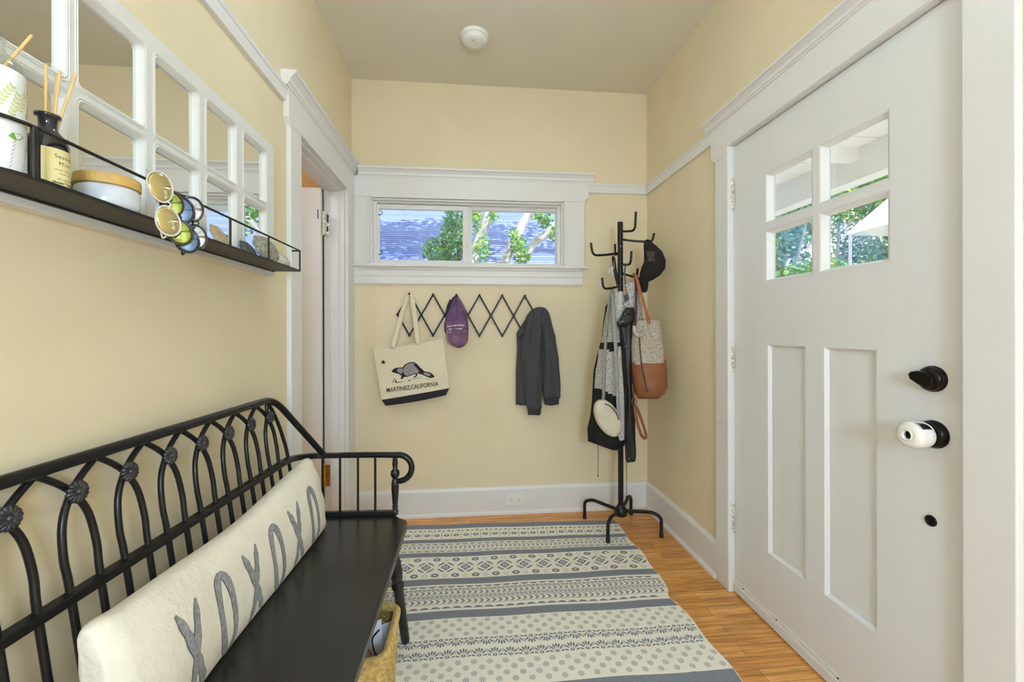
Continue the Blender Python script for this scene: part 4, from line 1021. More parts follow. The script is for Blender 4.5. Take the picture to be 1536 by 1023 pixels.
# brim: curved plate hanging below
bm = MB()
def brim(i, j):
    a = -1 + 2 * i; x = 686 + a * (16.6 * (1 - .15 * j ** 3) * sqrt(max(0, 1 - max(0, (j - .45) / .56) ** 2.6))); y = 494 + 27.0 * j - (3.5 * a * a) * (1 - j) + 1.0 * a
    p = atY(x, y, 2.70); return Vector((p.x, 2.70 + .03 * a * a - .012 * j - .003, p.z))
bm.grid(brim, 20, 12); obj('brim', bm, M('faded_plum_cotton', (124, 92, 122), .9, var=.3, scale=22, bump=.4, bscale=200), cap, 0, .003)
obj('brim_seam', MB().tube([brim(i / 20, .02) + Vector((0, -.004, 0)) for i in range(0, 21)], .0016, 5), DPUR, cap)
bm = MB().tube([brim(i / 20, 1 - .0) for i in range(2, 3)] + [brim(0.0 + .02, j / 12) + Vector((0, -.002, 0)) for j in range(11, 1, -1)], .0014, 5); obj('worn_edge', bm, M('frayed_white_edge', (216, 206, 196), .9), cap)
bm = MB().tube(smooth_path([atY(672, 478, 2.765), atY(674, 460, 2.765), atY(679, 449, 2.77), atY(684, 445.5, 2.775), atY(690, 452, 2.765)], 5), .007, 8, flat=.3); obj('back_strap', bm, DPUR, cap)
bm = MB(); cl_add(bm, [(450, 674, 682), (460, 670, 681), (474, 667, 678)], 2.775, [.012, .02, .02], 0, (2, .05), 1); obj('open_back', bm, DPUR, cap)
bm = MB()
for k in range(3): 
    bm.tube(smooth_path([atY(684.5, 449, 2.728), atY((670, 686, 699)[k], 478, 2.703), atY((667.5, 686, 702)[k], 497, 2.712)], 5), .0011, 5)
bm.lathe([(.005, 0), (.004, .003), (0, .004)], atY(684, 449, 2.73), (0, -1, 0), 10); obj('seam', bm, DPUR, cap)
PRW = M('white_embroidery', (214, 204, 212), .9, var=.1)
def ofc(x, y): # on the front of the crown
    p = atY(x, y, 2.70); return Vector((p.x, 2.699 + .02 * ((x - 685.5) / 16) ** 2 * .8, p.z))
bm = MB(); mb2 = MB(); textmesh('Harbor Bay & Marina', 1, Matrix.Identity(4), mb2); wtx = max(v[0] for v in mb2.v)
textmesh('Harbor Bay & Marina', 1, lambda p: ofc(670 + p.x / wtx * 26.5, 491.3 - 3.2 * sin(pi * p.x / wtx) * .35 - p.x / wtx * 2.2 - p.y * 3.6), bm, 0, 1, 'LEFT', 1, .03)
for k, (x, y, a, c_) in enumerate(((677, 493.5, 4.5, 1.3), (684, 494.5, 3, 1.6), (690, 493.5, 4, 1.2), (680, 497.5, 4.2, 1), (688, 498, 4.5, 1.2), (685, 501, 6, .9))):
    bm.add([ofc(x + a * cos(t), y + c_ * sin(t)) + Vector((0, -.0005, 0)) for t in [i * pi / 5 for i in range(10)]], [tuple(range(10))])
bm.tube([ofc(685 + 12.5 * cos(t), 494.5 + 8 * sin(t)) for t in [k * pi / 14 + .25 for k in range(13)]], .0012, 5)
obj('embroidery', bm, PRW, cap)

# ================================================================== COAT TREE
cx, cy = .905, 2.525
ct = thing('coat_tree', 'black metal standing coat tree in the corner by the right wall', 'coat tree', (cx, cy, 0))
obj('pole', MB().tube([(cx, cy, .09), (cx, cy, 1.845)], .0165, 16).lathe([(.017, 0), (.0175, .004), (.014, .008)], (cx, cy, 1.843), (0, 0, 1), 16), BLACKM, ct)
obj('hub', MB().lathe([(.02, -.045), (.036, -.035), (.04, -.015), (.038, .0), (.026, .016), (.018, .028)], (cx, cy, .115), (0, 0, 1), 24), BLACKM, ct)
for (x, y, z_) in ((.719, 2.664, .006), (.766, 2.344, .009), (1.097, 2.388, 0), (1.037, 2.703, 0)):
    d = Vector((x - cx, y - cy, 0)); P_ = round_path([Vector((cx, cy, .108)) + d.normalized() * .02, Vector((cx, cy, .135)) + d * .78 + Vector((0, 0, .0)), Vector((x, y, .115)), Vector((x, y, z_ + .012))], .045, 6)
    l_ = obj('leg', MB().tube(P_, .0105, 12), BLACKM, ct)
    obj('foot', MB().lathe([(.0125, 0), (.0125, .022), (.0105, .026)], (x, y, z_), (0, 0, 1), 12), M('black_rubber', (22, 22, 24), .6), l_)
hooks = [(1.785, (.048, -.12), 1.88), (1.735, (.185, -.05), 1.775), (1.652, (-.185, -.03), 1.715), (1.68, (.02, .15), 1.749), (1.585, (.012, -.145), 1.648), (1.535, (.13, .06), 1.58), (1.452, (-.125, -.05), 1.507), (1.60, (-.10, -.17), 1.65)]
hooks = hooks[:7]
HK = []
for (z0, (dx, dy), z1) in hooks:
    t_ = Vector((cx + dx, cy + dy, 0)); P_ = round_path([Vector((cx, cy, z0 + .012)), Vector((cx + dx * .4, cy + dy * .4, z0 - .002)), Vector((cx + dx * .97, cy + dy * .97, z0 - .012)), Vector((cx + dx * 1.03, cy + dy * 1.03, z1))], .07, 8)
    obj('hook', MB().tube(P_, .0072, 10), BLACKM, ct); HK.append((Vector((cx + dx * .7, cy + dy * .7, z0)), d))
for z_ in (1.70, 1.52, 1.40): obj('rivet', MB().lathe([(.005, 0), (.004, .003), (0, .004)], (cx - .002, cy - .0165, z_), (0, -1, 0), 10), CHROME, ct)

# black cap on the right hook
BC = M('black_cotton', (20, 20, 22), .85, var=.2, scale=40, bump=.3, bscale=200); CAMO = M('camouflage_mesh', (62, 56, 56), .9, var=.95, scale=38, detail=1)
bc = thing('baseball_cap', 'black baseball cap with patterned mesh hanging from the coat tree', 'cap', (1.13, 2.47, 1.5))
bm = MB(); cl_add(bm, [(364, 968, 976), (370, 967, 984), (380, 967, 992), (392, 967, 996.5), (402, 963, 996), (412, 960, 990), (418, 959, 982), (423, 960, 973)], 2.455, [.02, .04, .06, .07, .068, .055, .04, .025], 0, (2, .04), 4, None, .8)
def capm(p): return 0
obj('crown', bm, BC, bc)
bm = MB()
def mesh_panel(i, j):
    x = 971 + 20 * i * (1 - .25 * j); y = 374 + 18 * j + 5 * i * (1 - j); p = atY(x, y, 2.39); q = (i - .35) ** 2; return Vector((p.x, 2.386 + .035 * q + .012 * (1 - j) , p.z))
bm.grid(mesh_panel, 10, 8); obj('mesh_panel', bm, CAMO, bc)
bm = MB()
def brim2(i, j):
    a = -1 + 2 * i; P_ = Vector(atY(964 + 2.0 * j, 414 + 23 * j, 2.40)); wd = .030 * sqrt(max(0, 1 - (max(0, j - .35) / .66) ** 2)) ; return P_ + Vector((.55 * a * wd, -.8 * a * wd * 1.3, .01 * a * a * -1))
bm.grid(brim2, 12, 10); obj('brim', bm, BC, bc, 0, .004)
bm = MB().tube(smooth_path([atY(968, 380, 2.43), atY(968, 364, 2.46), atY(973, 361, 2.465), atY(978, 365, 2.455)], 5), .009, 6, flat=.25); obj('back_strap', bm, BC, bc)

# tweed and black coat
TWEED = M('white_black_tweed', (190, 188, 184), .95, var=.85, scale=240, bump=.7, bscale=300, detail=6); COATB = M('black_wool', (19, 19, 21), .85, var=.25, scale=50, bump=.35, bscale=200)
def zof(y): return EYE + (HY - y) * 2.46 / F_PX
co = thing('coat', 'black and white tweed colour-block coat hanging on the coat tree', 'coat', (.85, 2.46, .6))
def blk(p):
    z_ = p.z; x = p.x
    sl = (x - .80) * .35
    if z_ > zof(512) + sl * .2: return 1 if x > .765 - (zof(470) - z_) * .1 + .0 else 0
    if z_ > zof(527) - sl: return 0
    if z_ > zof(590) - sl * 1.2: return 1
    return 0
bm = MB(); cl_add(bm, [(438, 924, 934), (448, 918, 938), (470, 909, 941), (500, 904, 940), (530, 898, 938), (560, 893, 937), (592, 891, 937), (620, 886, 938), (645, 881, 938), (662, 882, 938), (668, 900, 936), (674, 918, 930)], 2.45, [.02, .04, .05, .055, .06, .06, .06, .06, .06, .055, .05, .03], 0, (5, .12), 12, blk, .9)
obj('body', bm, [COATB, TWEED], co)
bm = MB(); cl_add(bm, [(520, 927, 933), (548, 925, 937.5), (600, 925, 937.5), (640, 925, 937), (660, 928, 936.5)], 2.385, [.006, .01, .012, .012, .008], 0, (2, .1), 13); obj('front_panel', bm, TWEED, co)
bm = MB(); cl_add(bm, [(441, 926, 932), (460, 908, 925), (500, 903, 919), (560, 890, 908), (600, 888, 903), (650, 882, 898)], 2.47, [.012, .02, .022, .025, .025, .022], 0, (3, .15), 15, lambda p: 0, .8); obj('sleeve', bm, COATB, co)
for (x, y, y2) in ((897, 662, 712),):
    obj('drawstring', MB().tube([atY(x, y, 2.42), atY(x + .3, (y + y2) / 2, 2.42), atY(x, y2, 2.42)], .0018, 6).lathe([(.003, 0), (.004, .006), (.002, .012)], atY(x, y2 + 3, 2.42), (0, 0, 1), 8), BLK, co)
# scarf of the same tweed at the top right
sf = thing('scarf', 'speckled grey knit scarf hanging behind the two-tone bucket bag straps', 'scarf', (.95, 2.43, 1.2))
bm = MB(); cl_add(bm, [(424, 942, 955), (440, 939, 958), (460, 937, 962), (480, 938, 964), (500, 940, 962)], 2.43, [.015, .025, .028, .028, .02], 0, (4, .18), 21); obj('knit', bm, M('speckled_knit', (180, 180, 182), .95, var=.85, scale=200, bump=.7, bscale=260, detail=6), sf)
# black leather jacket
jk = thing('jacket', 'black jacket with silver snaps hanging in front of the tweed coat', 'jacket', (.93, 2.38, .5))
LEA = M('black_leather', (22, 22, 24), .42, var=.3, scale=40, bump=.3, bscale=120)
bm = MB(); cl_add(bm, [(462, 938, 951), (470, 934, 953), (480, 930, 952), (488, 928, 950), (500, 930, 949), (530, 932, 949), (600, 936, 951), (650, 937, 952), (680, 938, 953.5), (690, 938, 953), (693, 940, 950)], 2.375, [.015, .03, .035, .035, .03, .03, .035, .032, .03, .025, .012], 0, (4, .16), 31, None, .9)
obj('body', bm, LEA, jk)
bm = MB(); cl_add(bm, [(470, 937, 949), (478, 930, 950), (485, 925, 946), (490, 926, 938)], 2.335, [.008, .012, .012, .006], 0, (2, .1), 3); obj('collar_flap', bm, LEA, jk)
for x, y in ((930.5, 482), (934, 482), (938, 471)): obj('snap', MB().lathe([(.0042, 0), (.0036, .0025), (0, .0035)], atY(x, y, 2.319), (0, -1, 0), 12), CHROME, jk)
obj('snap', MB().lathe([(.004, 0), (.003, .0025), (0, .003)], atY(943.5, 688, 2.345), (0, -1, 0), 12), CHROME, jk)
obj('badge', MB().lathe([(.013, 0), (.012, .002), (0, .003)], atY(941, 521, 2.343), (0, -1, 0), 18), M('grey_patch', (70, 70, 74), .6), jk)
obj('drawstring', MB().tube([atY(939.5, 690, 2.39), atY(940, 716, 2.39), atY(940, 743, 2.39)], .0018, 6).lathe([(.003, 0), (.0045, .006), (.002, .012)], atY(939.5, 747, 2.39), (0, 0, 1), 8), BLK, jk)

# bucket bag, tweed over brown leather
BR = M('brown_leather', (138, 86, 54), .5, var=.14, scale=14, bump=.2, bscale=60); BKT = M('speckled_linen', (176, 168, 152), .95, var=.42, scale=130, bump=.5, bscale=240, detail=6)
bk = thing('shoulder_bag', 'bucket bag of speckled fabric over brown leather on the coat tree', 'bag', (1.06, 2.36, .85))
def splitz(p):
    x = p.x; return 1 if p.z > (EYE + (HY - (544 - max(0, (x - 1.02)) * 75)) * 2.38 / F_PX) else 0
bm = MB(); cl_add(bm, [(479, 962, 982), (481, 951, 990), (488, 949, 990.5), (500, 948, 992), (520, 946.5, 994.5), (540, 947, 997), (560, 948, 999), (580, 951, 999.5), (590, 953, 996), (597, 957, 988)], 2.35, [.02, .045, .055, .06, .065, .068, .07, .07, .06, .035], 0, (3, .05), 41, splitz, .8)
obj('body', bm, [BR, BKT], bk)
P_ = [atY(967, 486, 2.275), atY(959, 500, 2.27)]
bm = MB().tube(smooth_path([atY(951, 489, 2.30), atY(953, 499, 2.288), atY(960, 503, 2.282), atY(966, 497, 2.285), atY(970, 486, 2.29)], 5), .010, 8, flat=.6); obj('gathered_flap', bm, BKT, bk)
bm = MB().tube([atY(959.5, 506, 2.284), atY(960.5, 530, 2.28), atY(964, 555, 2.276), atY(971, 588, 2.283)], .0035, 6, flat=.5); obj('lacing', bm, M('dark_brown_leather', (86, 50, 38), .5), bk)
def strap(parent, pts, wd, m, name='strap', th=.0022, up=(1, 0, 0)):
    sp = smooth_path(pts, 8); vs = []
    for i, p in enumerate(sp):
        tt = (sp[min(i + 1, len(sp) - 1)] - sp[max(i - 1, 0)]).normalized(); n_ = tt.cross(Vector((0, 1, 0))); n_ = n_.normalized() if n_.length > .2 else Vector((1, 0, 0))
        vs += [p + n_ * wd / 2, p - n_ * wd / 2]
    b_ = MB().add(vs, [(2 * i, 2 * i + 1, 2 * i + 3, 2 * i + 2) for i in range(len(sp) - 1)], 0, True)
    return obj(name, b_, m, parent, 0, th)
hk = Vector((1.0, 2.43, 1.535))
strap(bk, [atY(974, 486, 2.285), atY(968, 465, 2.33), atY(961, 440, 2.37), atY(956, 420, 2.41), atY(953, 412, 2.44), atY(949, 414, 2.45)], .019, M('tan_leather', (166, 104, 62), .45, var=.12))
strap(bk, [atY(952, 492, 2.30), atY(954, 470, 2.34), atY(954, 440, 2.38), atY(953, 420, 2.42), atY(951, 412, 2.44)], .012, M('dark_red_leather', (84, 36, 34), .45, var=.12))
obj('orange_lining', MB().prism([atY(x, y, 2.295) for x, y in ((988, 534), (996, 531), (998, 540), (991, 541))], (0, .004, 0)), M('orange_trim', (216, 96, 40), .7), bk)
# brown wristlet strap
ws = thing('wrist_strap', 'brown leather wrist strap with a brass clip below the bucket bag', 'strap', atY(958, 630, 2.36))
obj('clip', MB().tube([atY(951.5 + 3.6 * cos(a), 603 + 6.5 * sin(a), 2.33) for a in [k * pi / 9 for k in range(18)]], .0026, 6, True).tube([atY(948, 603, 2.33), atY(955, 603, 2.33)], .002, 6), M('antique_brass', (120, 98, 70), .35, .8, var=.3), ws)
strap(ws, [atY(952, 610, 2.33), atY(955, 630, 2.325), atY(961, 650, 2.325), atY(966, 657, 2.33), atY(969, 654, 2.34), atY(965, 638, 2.345), atY(957, 616, 2.342), atY(953, 608, 2.335)], .0165, BR)
strap(ws, [atY(951, 597, 2.333), atY(949, 580, 2.345), atY(948, 560, 2.36)], .006, BR, 'tether')

# round cream crossbody bag
CRM = M('cream_leather', (206, 199, 176), .5, var=.06, scale=10, bump=.15, bscale=50); GST = M('grey_leather', (138, 138, 128), .5, var=.08)
rb = thing('crossbody_bag', 'oval cream crossbody bag with a zip hanging low on the coat tree', 'bag', atY(911, 650, 2.33))
bm = MB(); rings = []
cen = (911.3, 627); ta_ = R(-27)
for (h_, sc2) in ((.03, .55), (.026, .86), (.015, 1.0), (-.015, 1.0), (-.026, .86), (-.03, .55)):
    rings.append([(lambda px_, py_: atY(px_, py_, 2.34) + Vector((0, -h_, 0)))(cen[0] + sc2 * (17.5 * cos(t) * cos(ta_) - 30.5 * sin(t) * sin(ta_) * -1 * -1), cen[1] + sc2 * (17.5 * cos(t) * sin(ta_) + 30.5 * sin(t) * cos(ta_))) for t in [2 * pi * k / 36 for k in range(36)]])
bm.loft(rings); obj('body', bm, CRM, rb, 0, 0, 1)
zp = []
for t in [R(a) for a in range(-75, 30, 7)]:
    r1, r2 = 17.5 * .70, 30.5 * .74
    zp.append(atY(cen[0] + 3 + r1 * cos(t) * cos(ta_) - r2 * sin(t) * sin(ta_), cen[1] + r1 * cos(t) * sin(ta_) + r2 * sin(t) * cos(ta_), 2.3085))
obj('zip', MB().tube(zp, .0034, 6), M('zip_brown', (110, 92, 70), .5, .3), rb)
po = [atY(cen[0] - 4 + 9 * cos(t), 617 + 10 * sin(t), 2.3085) for t in [R(a) for a in range(20, 175, 12)]]
obj('pocket_seam', MB().tube(po, .001, 5), M('cream_stitch', (168, 160, 138), .7), rb)
strap(rb, [atY(905, 600, 2.325), atY(906, 575, 2.33), atY(907, 540, 2.34), atY(909, 505, 2.35), atY(912, 470, 2.38), atY(915, 446, 2.42), atY(918, 437, 2.46), atY(920.5, 436, 2.475)], .017, GST)
strap(rb, [atY(929, 646, 2.32), atY(927, 600, 2.315), atY(925, 550, 2.32), atY(922.5, 500, 2.33), atY(920, 460, 2.37), atY(918.5, 440, 2.43), atY(919.5, 436, 2.47)], .020, M('pale_grey_strap', (150, 150, 150), .55, var=.06))
obj('buckle', MB().tube([atY(905 + a, 500 + c_, 2.342) for a, c_ in ((-1, -4), (7, -4), (7, 4), (-1, 4))], .0022, 6, True), CHROME, rb)
obj('ring', MB().tube([atY(929 + 3 * cos(a), 652 + 4 * sin(a), 2.312) for a in [k * pi / 8 for k in range(16)]], .0016, 6, True), CHROME, rb)

# keys on a lanyard
ky = thing('lanyard', 'black lanyard with small keys looped over the left hook', 'keys', atY(920, 400, 2.49))
strap(ky, [atY(926, 428, 2.48), atY(923, 415, 2.475), atY(920.5, 400, 2.47), atY(919, 388, 2.475), atY(920, 385, 2.49), atY(922, 390, 2.50), atY(924, 405, 2.50), atY(928, 427, 2.49)], .010, M('patterned_black_webbing', (34, 34, 36), .8, var=.8, scale=90), 'webbing')
obj('key_ring', MB().tube([atY(918.5 + 3 * cos(a), 399 + 3.4 * sin(a), 2.46) for a in [k * pi / 8 for k in range(16)]], .0011, 5, True), CHROME, ky)
for (x, y, x2, y2) in ((917, 401, 913.5, 410), (919, 402, 918, 412)):
    obj('key', MB().prism([atY(x - 1, y, 2.455), atY(x + 1.4, y, 2.455), atY(x2 + .9, y2, 2.455), atY(x2 - .5, y2, 2.455)], (0, .0015, 0)).lathe([(.006, 0), (.006, .002)], atY(x, y, 2.4565), (0, -1, 0), 12), CHROME, ky)
kc = thing('key_chain', 'silver chain and clip hanging beside the pole above the jacket', 'key chain', atY(941, 440, 2.40))
bm = MB()
for i, (x, y) in enumerate(((938, 428), (940, 433), (941, 438), (943, 443), (940, 450), (937, 456))):
    bm.tube([atY(x + 2.2 * cos(a), y + 3.2 * sin(a), 2.40 - .002 * (i % 2)) for a in [k * pi / 6 for k in range(12)]], .0015, 5, True)
obj('chain', bm, CHROME, kc)
obj('fob', MB().prism([atY(x, y, 2.396) for x, y in ((936, 443), (941, 441), (944, 449), (939, 453))], (0, .006, 0)), M('slate_fob', (66, 72, 78), .5), kc)
strap(kc, [atY(938, 427, 2.40), atY(937, 412, 2.42), atY(938, 400, 2.455), atY(939, 396, 2.475)], .009, M('steel_grey_strap', (90, 96, 98), .6), 'loop')

# ================================================================== OUTSIDE
SHG = bpy.data.materials.new('blue_grey_shingles'); SHG.use_nodes = True; nt = SHG.node_tree; _b = nt.nodes['Principled BSDF']
tc = nt.nodes.new('ShaderNodeTexCoord'); br = nt.nodes.new('ShaderNodeTexBrick'); br.inputs['Scale'].default_value = 1; br.inputs['Brick Width'].default_value = 60; br.inputs['Row Height'].default_value = .095; br.inputs['Mortar Size'].default_value = .014; br.offset = .31; br.inputs['Mortar Smooth'].default_value = .6
br.inputs['Color1'].default_value = (*s2l((138, 160, 222)), 1); br.inputs['Color2'].default_value = (*s2l((104, 130, 206)), 1); br.inputs['Mortar'].default_value = (*s2l((48, 66, 130)), 1)
n3 = nt.nodes.new('ShaderNodeTexNoise'); n3.inputs['Scale'].default_value = 2.5; n3.inputs['Detail'].default_value = 3; vm = nt.nodes.new('ShaderNodeVectorMath'); vm.operation = 'MULTIPLY_ADD'; vm.inputs[1].default_value = (0, .07, 0)
nt.links.new(tc.outputs['UV'], n3.inputs['Vector']); nt.links.new(n3.outputs['Color'], vm.inputs[0]); nt.links.new(tc.outputs['UV'], vm.inputs[2]); nt.links.new(vm.outputs[0], br.inputs['Vector']); nt.links.new(br.outputs['Color'], _b.inputs['Base Color']); _b.inputs['Roughness'].default_value = .85
nh = thing('neighbor_house', 'neighbouring house with a blue-grey shingled roof beyond the back window', 'house', (0, 7.5, 0))
ry0, rz0, ry1, rz1 = 6.9, 2.275, 11.2, 5.05
me_pts = [(-6, ry0, rz0), (4.2, ry0, rz0), (4.2, ry1, rz1), (-6, ry1, rz1)]
bm = MB().add(me_pts, [(0, 1, 2, 3)])
ro = obj('roof', bm, SHG, nh)
uvl = ro.data.uv_layers.new(name='UVMap'); LR = sqrt((ry1 - ry0) ** 2 + (rz1 - rz0) ** 2)
for li, uv in zip(ro.data.loops, uvl.data): p = me_pts[li.vertex_index]; uv.uv = (p[0], 0 if p[1] == ry0 else LR)
ro.modifiers.new('thick', 'SOLIDIFY').thickness = .08
obj('gutter', MB().box(-6, 4.2, ry0 - .12, ry0, rz0 - .1, rz0 + .0), M('pale_blue_metal', (176, 190, 214), .5), nh)
obj('wall', MB().box(-5.7, 4, ry0 + .4, ry0 + .5, 0, rz0 + .1), M('grey_siding', (170, 176, 184), .8), nh)
BARK = M('pale_bark', (204, 204, 212), .9, var=.3, scale=9, bump=.5, bscale=24, stretch=(1, 1, .35)); BARKD = M('dark_bark', (120, 108, 100), .9, var=.35, scale=14, bump=.5)
def leafm(n, rgb):
    m = M(n, rgb, .6, var=.35, scale=2.2); b_ = m.node_tree.nodes['Principled BSDF']; b_.inputs['Subsurface Weight'].default_value = 0
    b_.inputs['Transmission Weight'].default_value = 0
    return m
LF = [leafm('yellow_green_leaf', (176, 206, 84)), leafm('fresh_green_leaf', (112, 176, 92)), leafm('deep_green_leaf', (70, 138, 92)), leafm('teal_leaf', (104, 174, 140))]
def foliage(bm, c, r, n, size, seed, mis=(0, 1, 2)):
    rg = random.Random(seed); c = Vector(c)
    for _ in range(n):
        while True:
            p = Vector((rg.uniform(-1, 1), rg.uniform(-1, 1), rg.uniform(-1, 1)))
            if p.length < 1: break
        p = Vector((p.x * r[0], p.y * r[1], p.z * r[2])) + c
        u = Vector((rg.gauss(0, 1), rg.gauss(0, 1), rg.gauss(0, 1))).normalized(); v = u.cross(Vector((rg.gauss(0, 1), rg.gauss(0, 1), rg.gauss(0, 1)))).normalized()
        L_, W_ = size * rg.uniform(.6, 1.3), size * .28
        bm.add([p - u * L_ / 2, p + v * W_, p + u * L_ / 2, p - v * W_], [(0, 1, 2, 3)], rg.choice(mis))
yt = thing('leaning_tree', 'leaning pale-barked tree with sparse leaves outside the back window', 'tree', (.05, 5, 0))
bm = MB()
bm.tube(smooth_path([(-.05, 5, 0), (-.02, 5, 1.2), atY(711, 391, 5), atY(722, 350, 5), atY(734, 316, 5), (.45, 5.1, 3.4)], 5), .06, 10)
o = obj('trunk', bm, BARK, yt)
bm = MB().tube(smooth_path([(.1, 5.1, 0), (.2, 5.1, 1.2), atY(756, 397, 5.1), atY(774, 357, 5.1), atY(793, 316, 5.1), (1.1, 5.1, 3.4)], 5), .055, 10)
obj('trunk', bm, BARK, yt)
bm = MB().tube(smooth_path([atY(770, 397, 5.05) - Vector((.2, 0, .5)), atY(796, 372, 5.05), atY(816, 354, 5.05), atY(834, 334, 5.05), (1.5, 5.1, 3.0)], 5), [.045] * 21, 8)
obj('branch', bm, BARK, yt)
bm = MB()
for (x, y, rx, ry_, n) in ((716, 334, .05, .14, 90), (724, 372, .10, .16, 130), (778, 366, .10, .10, 110), (783, 385, .10, .1, 130), (771, 350, .05, .04, 40), (811, 324, .11, .07, 120), (820, 335, .07, .06, 60), (832, 350, .05, .08, 60), (740, 326, .08, .05, 50), (714, 322, .06, .06, 60)):
    foliage(bm, atY(x, y, 4.9), (rx, .2, ry_), n, .06, x, (0, 1, 1, 3))
foliage(bm, (.1, 5.0, 3.45), (1.1, .6, .6), 1100, .09, 77, (0, 1, 2))
obj('foliage', bm, LF, yt)
st = thing('street_tree', 'tall broad tree shading the neighbouring roof from above', 'tree', (3.6, 6.0, 0))
obj('trunk', MB().tube([(3.6, 6.0, 0), (3.5, 6, 2.2), (2.6, 6.1, 3.9), (1.2, 6.2, 4.9), (-.6, 6.2, 5.3)], [.2, .17, .12, .08, .03], 10), BARKD, st)
bm = MB()
for k, (x, y, z_, n) in enumerate(((-1.8, 6.3, 5.2, 420), (-.8, 6.0, 5.4, 520), (.2, 6.3, 5.3, 520), (1.2, 6.0, 5.6, 300), (2.2, 6.3, 5.2, 300), (-.3, 5.4, 4.9, 420), (.9, 5.3, 5.0, 220))): foliage(bm, (x, y, z_), (.9, .9, .6), n, .2, 300 + k, (1, 2))
obj('foliage', bm, LF, st)
sb = thing('leafy_shrub', 'bushy green shrub seen through the left pane of the back window', 'shrub', (-.3, 5.8, 0))
obj('trunk', MB().tube([(-.3, 5.8, 0), (-.32, 5.8, 1.2), (-.28, 5.8, 2.2)], [.05, .04, .02], 8).tube([(-.2, 5.8, 1.2), atY(688, 391, 5.8), atY(694, 340, 5.8), atY(698, 312, 5.8)], .035, 8), BARKD, sb)
bm = MB()
for (x, y, rx, ry_, n) in ((658, 377, .2, .18, 800), (680, 370, .14, .2, 560), (676, 330, .09, .14, 300), (690, 350, .07, .28, 420), (672, 350, .1, .1, 220)): foliage(bm, atY(x, y, 5.75), (rx * 1.1, .25, ry_ * 1.1), n, .05, x, (1, 2, 3, 2))
foliage(bm, (-.3, 5.8, 1.5), (.4, .3, .6), 700, .07, 5, (1, 2)); obj('foliage', bm, LF, sb)

# porch outside the front door
PW_ = M('white_porch_paint', (246, 248, 252), .6, var=.02)
pc = thing('porch', 'white painted porch roof outside the front door with plank ceiling', 'porch', (2.3, 1.5, 2.5))
bm = MB()
for k in range(26): bm.box(1.34, 3.5, -1.2 + k * .27, -1.2 + k * .27 + .258, 2.72, 2.74)
bm.box(1.34, 3.6, -1.2, 5.8, 2.74, 2.8); obj('plank_ceiling', bm, PW_, pc)
obj('beam', MB().box(3.25, 3.40, -1.2, 5.8, 2.46, 2.72), PW_, pc, .004)
for y in (5.6, -1.1): obj('post', MB().box(3.25, 3.40, y, y + .14, 0, 2.46), PW_, pc, .004)
for y in (.5, 1.9, 3.3): obj('joist', MB().box(1.34, 3.3, y, y + .09, 2.62, 2.72), PW_, pc)
obj('deck', MB().box(1.42, 3.6, -1.2, 5.8, -.12, -.04), M('pale_deck', (224, 222, 218), .8), pc)
cn = thing('patio_canopy', 'white pitched patio canopy among the trees beyond the porch', 'canopy', (6.0, 4.6, 0))
def atX(x, y, X):
    r = _ray(x, y); p = r * (X / r.x); return Vector((p.x, p.y, p.z + EYE))
e0, e1 = atX(1266, 347, 5.4), atX(1352, 338, 5.4)
zc = (e0.z + e1.z) / 2; ya, yb = e0.y, e1.y; xm = 6.2; ap = Vector((xm, (ya + yb) / 2, zc + .85))
obj('canopy_roof', MB().add([(5.4, ya, zc), (5.4, yb, zc), (7.0, yb, zc), (7.0, ya, zc), ap], [(0, 1, 4), (1, 2, 4), (2, 3, 4), (3, 0, 4), (3, 2, 1, 0)]), PW_, cn)
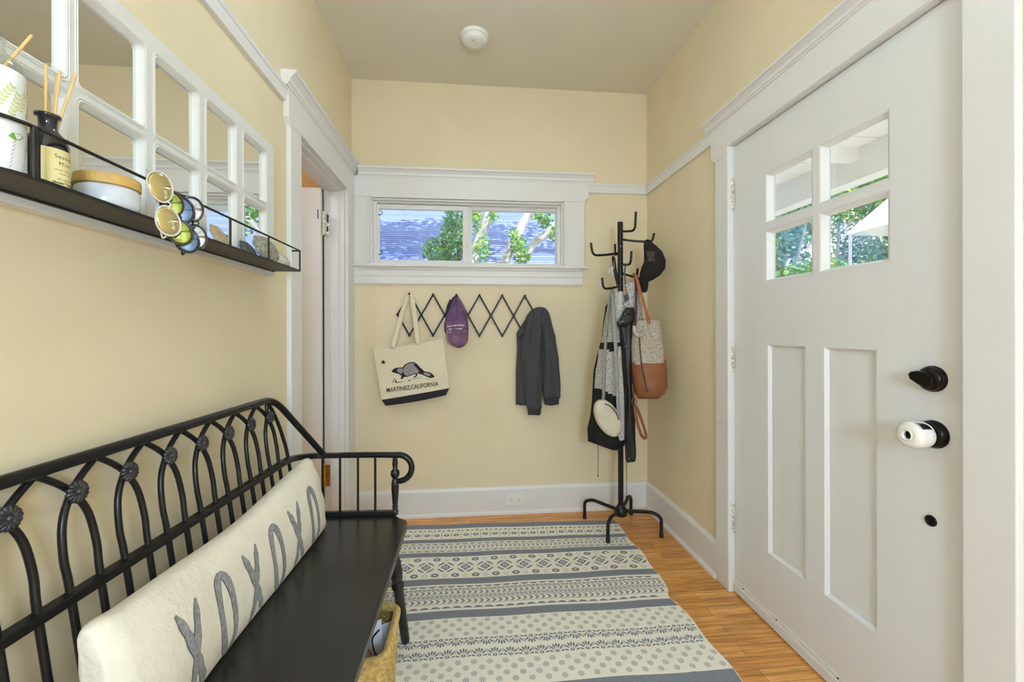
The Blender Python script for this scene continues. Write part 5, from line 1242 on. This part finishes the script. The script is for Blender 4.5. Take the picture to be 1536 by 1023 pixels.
for x, y in ((5.45, ya - .05), (6.95, ya - .05), (6.95, yb + .05), (5.45, yb + .05)): obj('post', MB().tube([(x, y, 0), (x, y, zc + .01)], .02, 8), PW_, cn)
tr = random.Random(11)
labs = ['green tree straight out beyond the porch beam', 'tall green tree beyond the porch nearest the canopy', 'bushy green tree past the far porch post', 'broad green tree farthest along the front yard', 'green tree seen at the near side of the porch', 'slender green tree between the canopy and the house', 'leafy tree behind the canopy peak']
for i, (x, y, h_) in enumerate(((9.8, 9.0, 5.6), (11.8, 12.8, 6.4), (8.4, 12.0, 5.6), (14.5, 9.0, 7), (6.9, 1.0, 4.4), (11.2, 5.0, 6.2), (6.7, 8.5, 4.6))):
    tt = thing('yard_tree', labs[i], 'tree', (x, y, 0), 'trees in the front yard')
    bm = MB().tube([(x, y, 0), (x + .1, y + .05, 1.4), (x - .05, y, 2.6), (x + .1, y, h_ * .8)], [.09, .07, .06, .03], 8)
    for k in range(6):
        a = tr.uniform(0, 6.3); z_ = tr.uniform(1.4, h_ * .65); bm.tube([(x, y, z_), (x + .5 * cos(a), y + .5 * sin(a), z_ + .5), (x + .9 * cos(a), y + .9 * sin(a), z_ + 1.1)], [.04, .03, .015], 6)
    obj('trunk', bm, BARK, tt)
    bm = MB()
    for k in range(10):
        foliage(bm, (x + tr.uniform(-.7, .7), y + tr.uniform(-.7, .7), 1.0 + (h_ - 1.0) * (k + .5) / 10), (.75, .75, .6), 620, .14, i * 50 + k, ((0, 1, 2), (1, 2, 3), (1, 3, 3), (0, 1, 1))[k % 4])
    obj('foliage', bm, LF, tt)
bm = MB()
for k in range(9): foliage(bm, (7.0 + .12 * k, 5.6 + .62 * k, 1.0), (.5, .45, .95), 420, .12, 900 + k, (1, 2, 3))
hg = tag(obj('hedge', bm, LF), 'low leafy green hedge below the trees beyond the porch', 'hedge')
struct('floor_bounce_slab', MB().box(3.6, 7.4, -3, 9, -.14, -.06), M('pale_bounce', (214, 212, 206), .85))  # unseen pale slab, added to bounce sunlight up to the porch ceiling
struct('ground', MB().box(-30, 30, -30, 30, -.5, -.14), M('dry_pale_lawn', (128, 138, 104), .95, var=.3, scale=3))
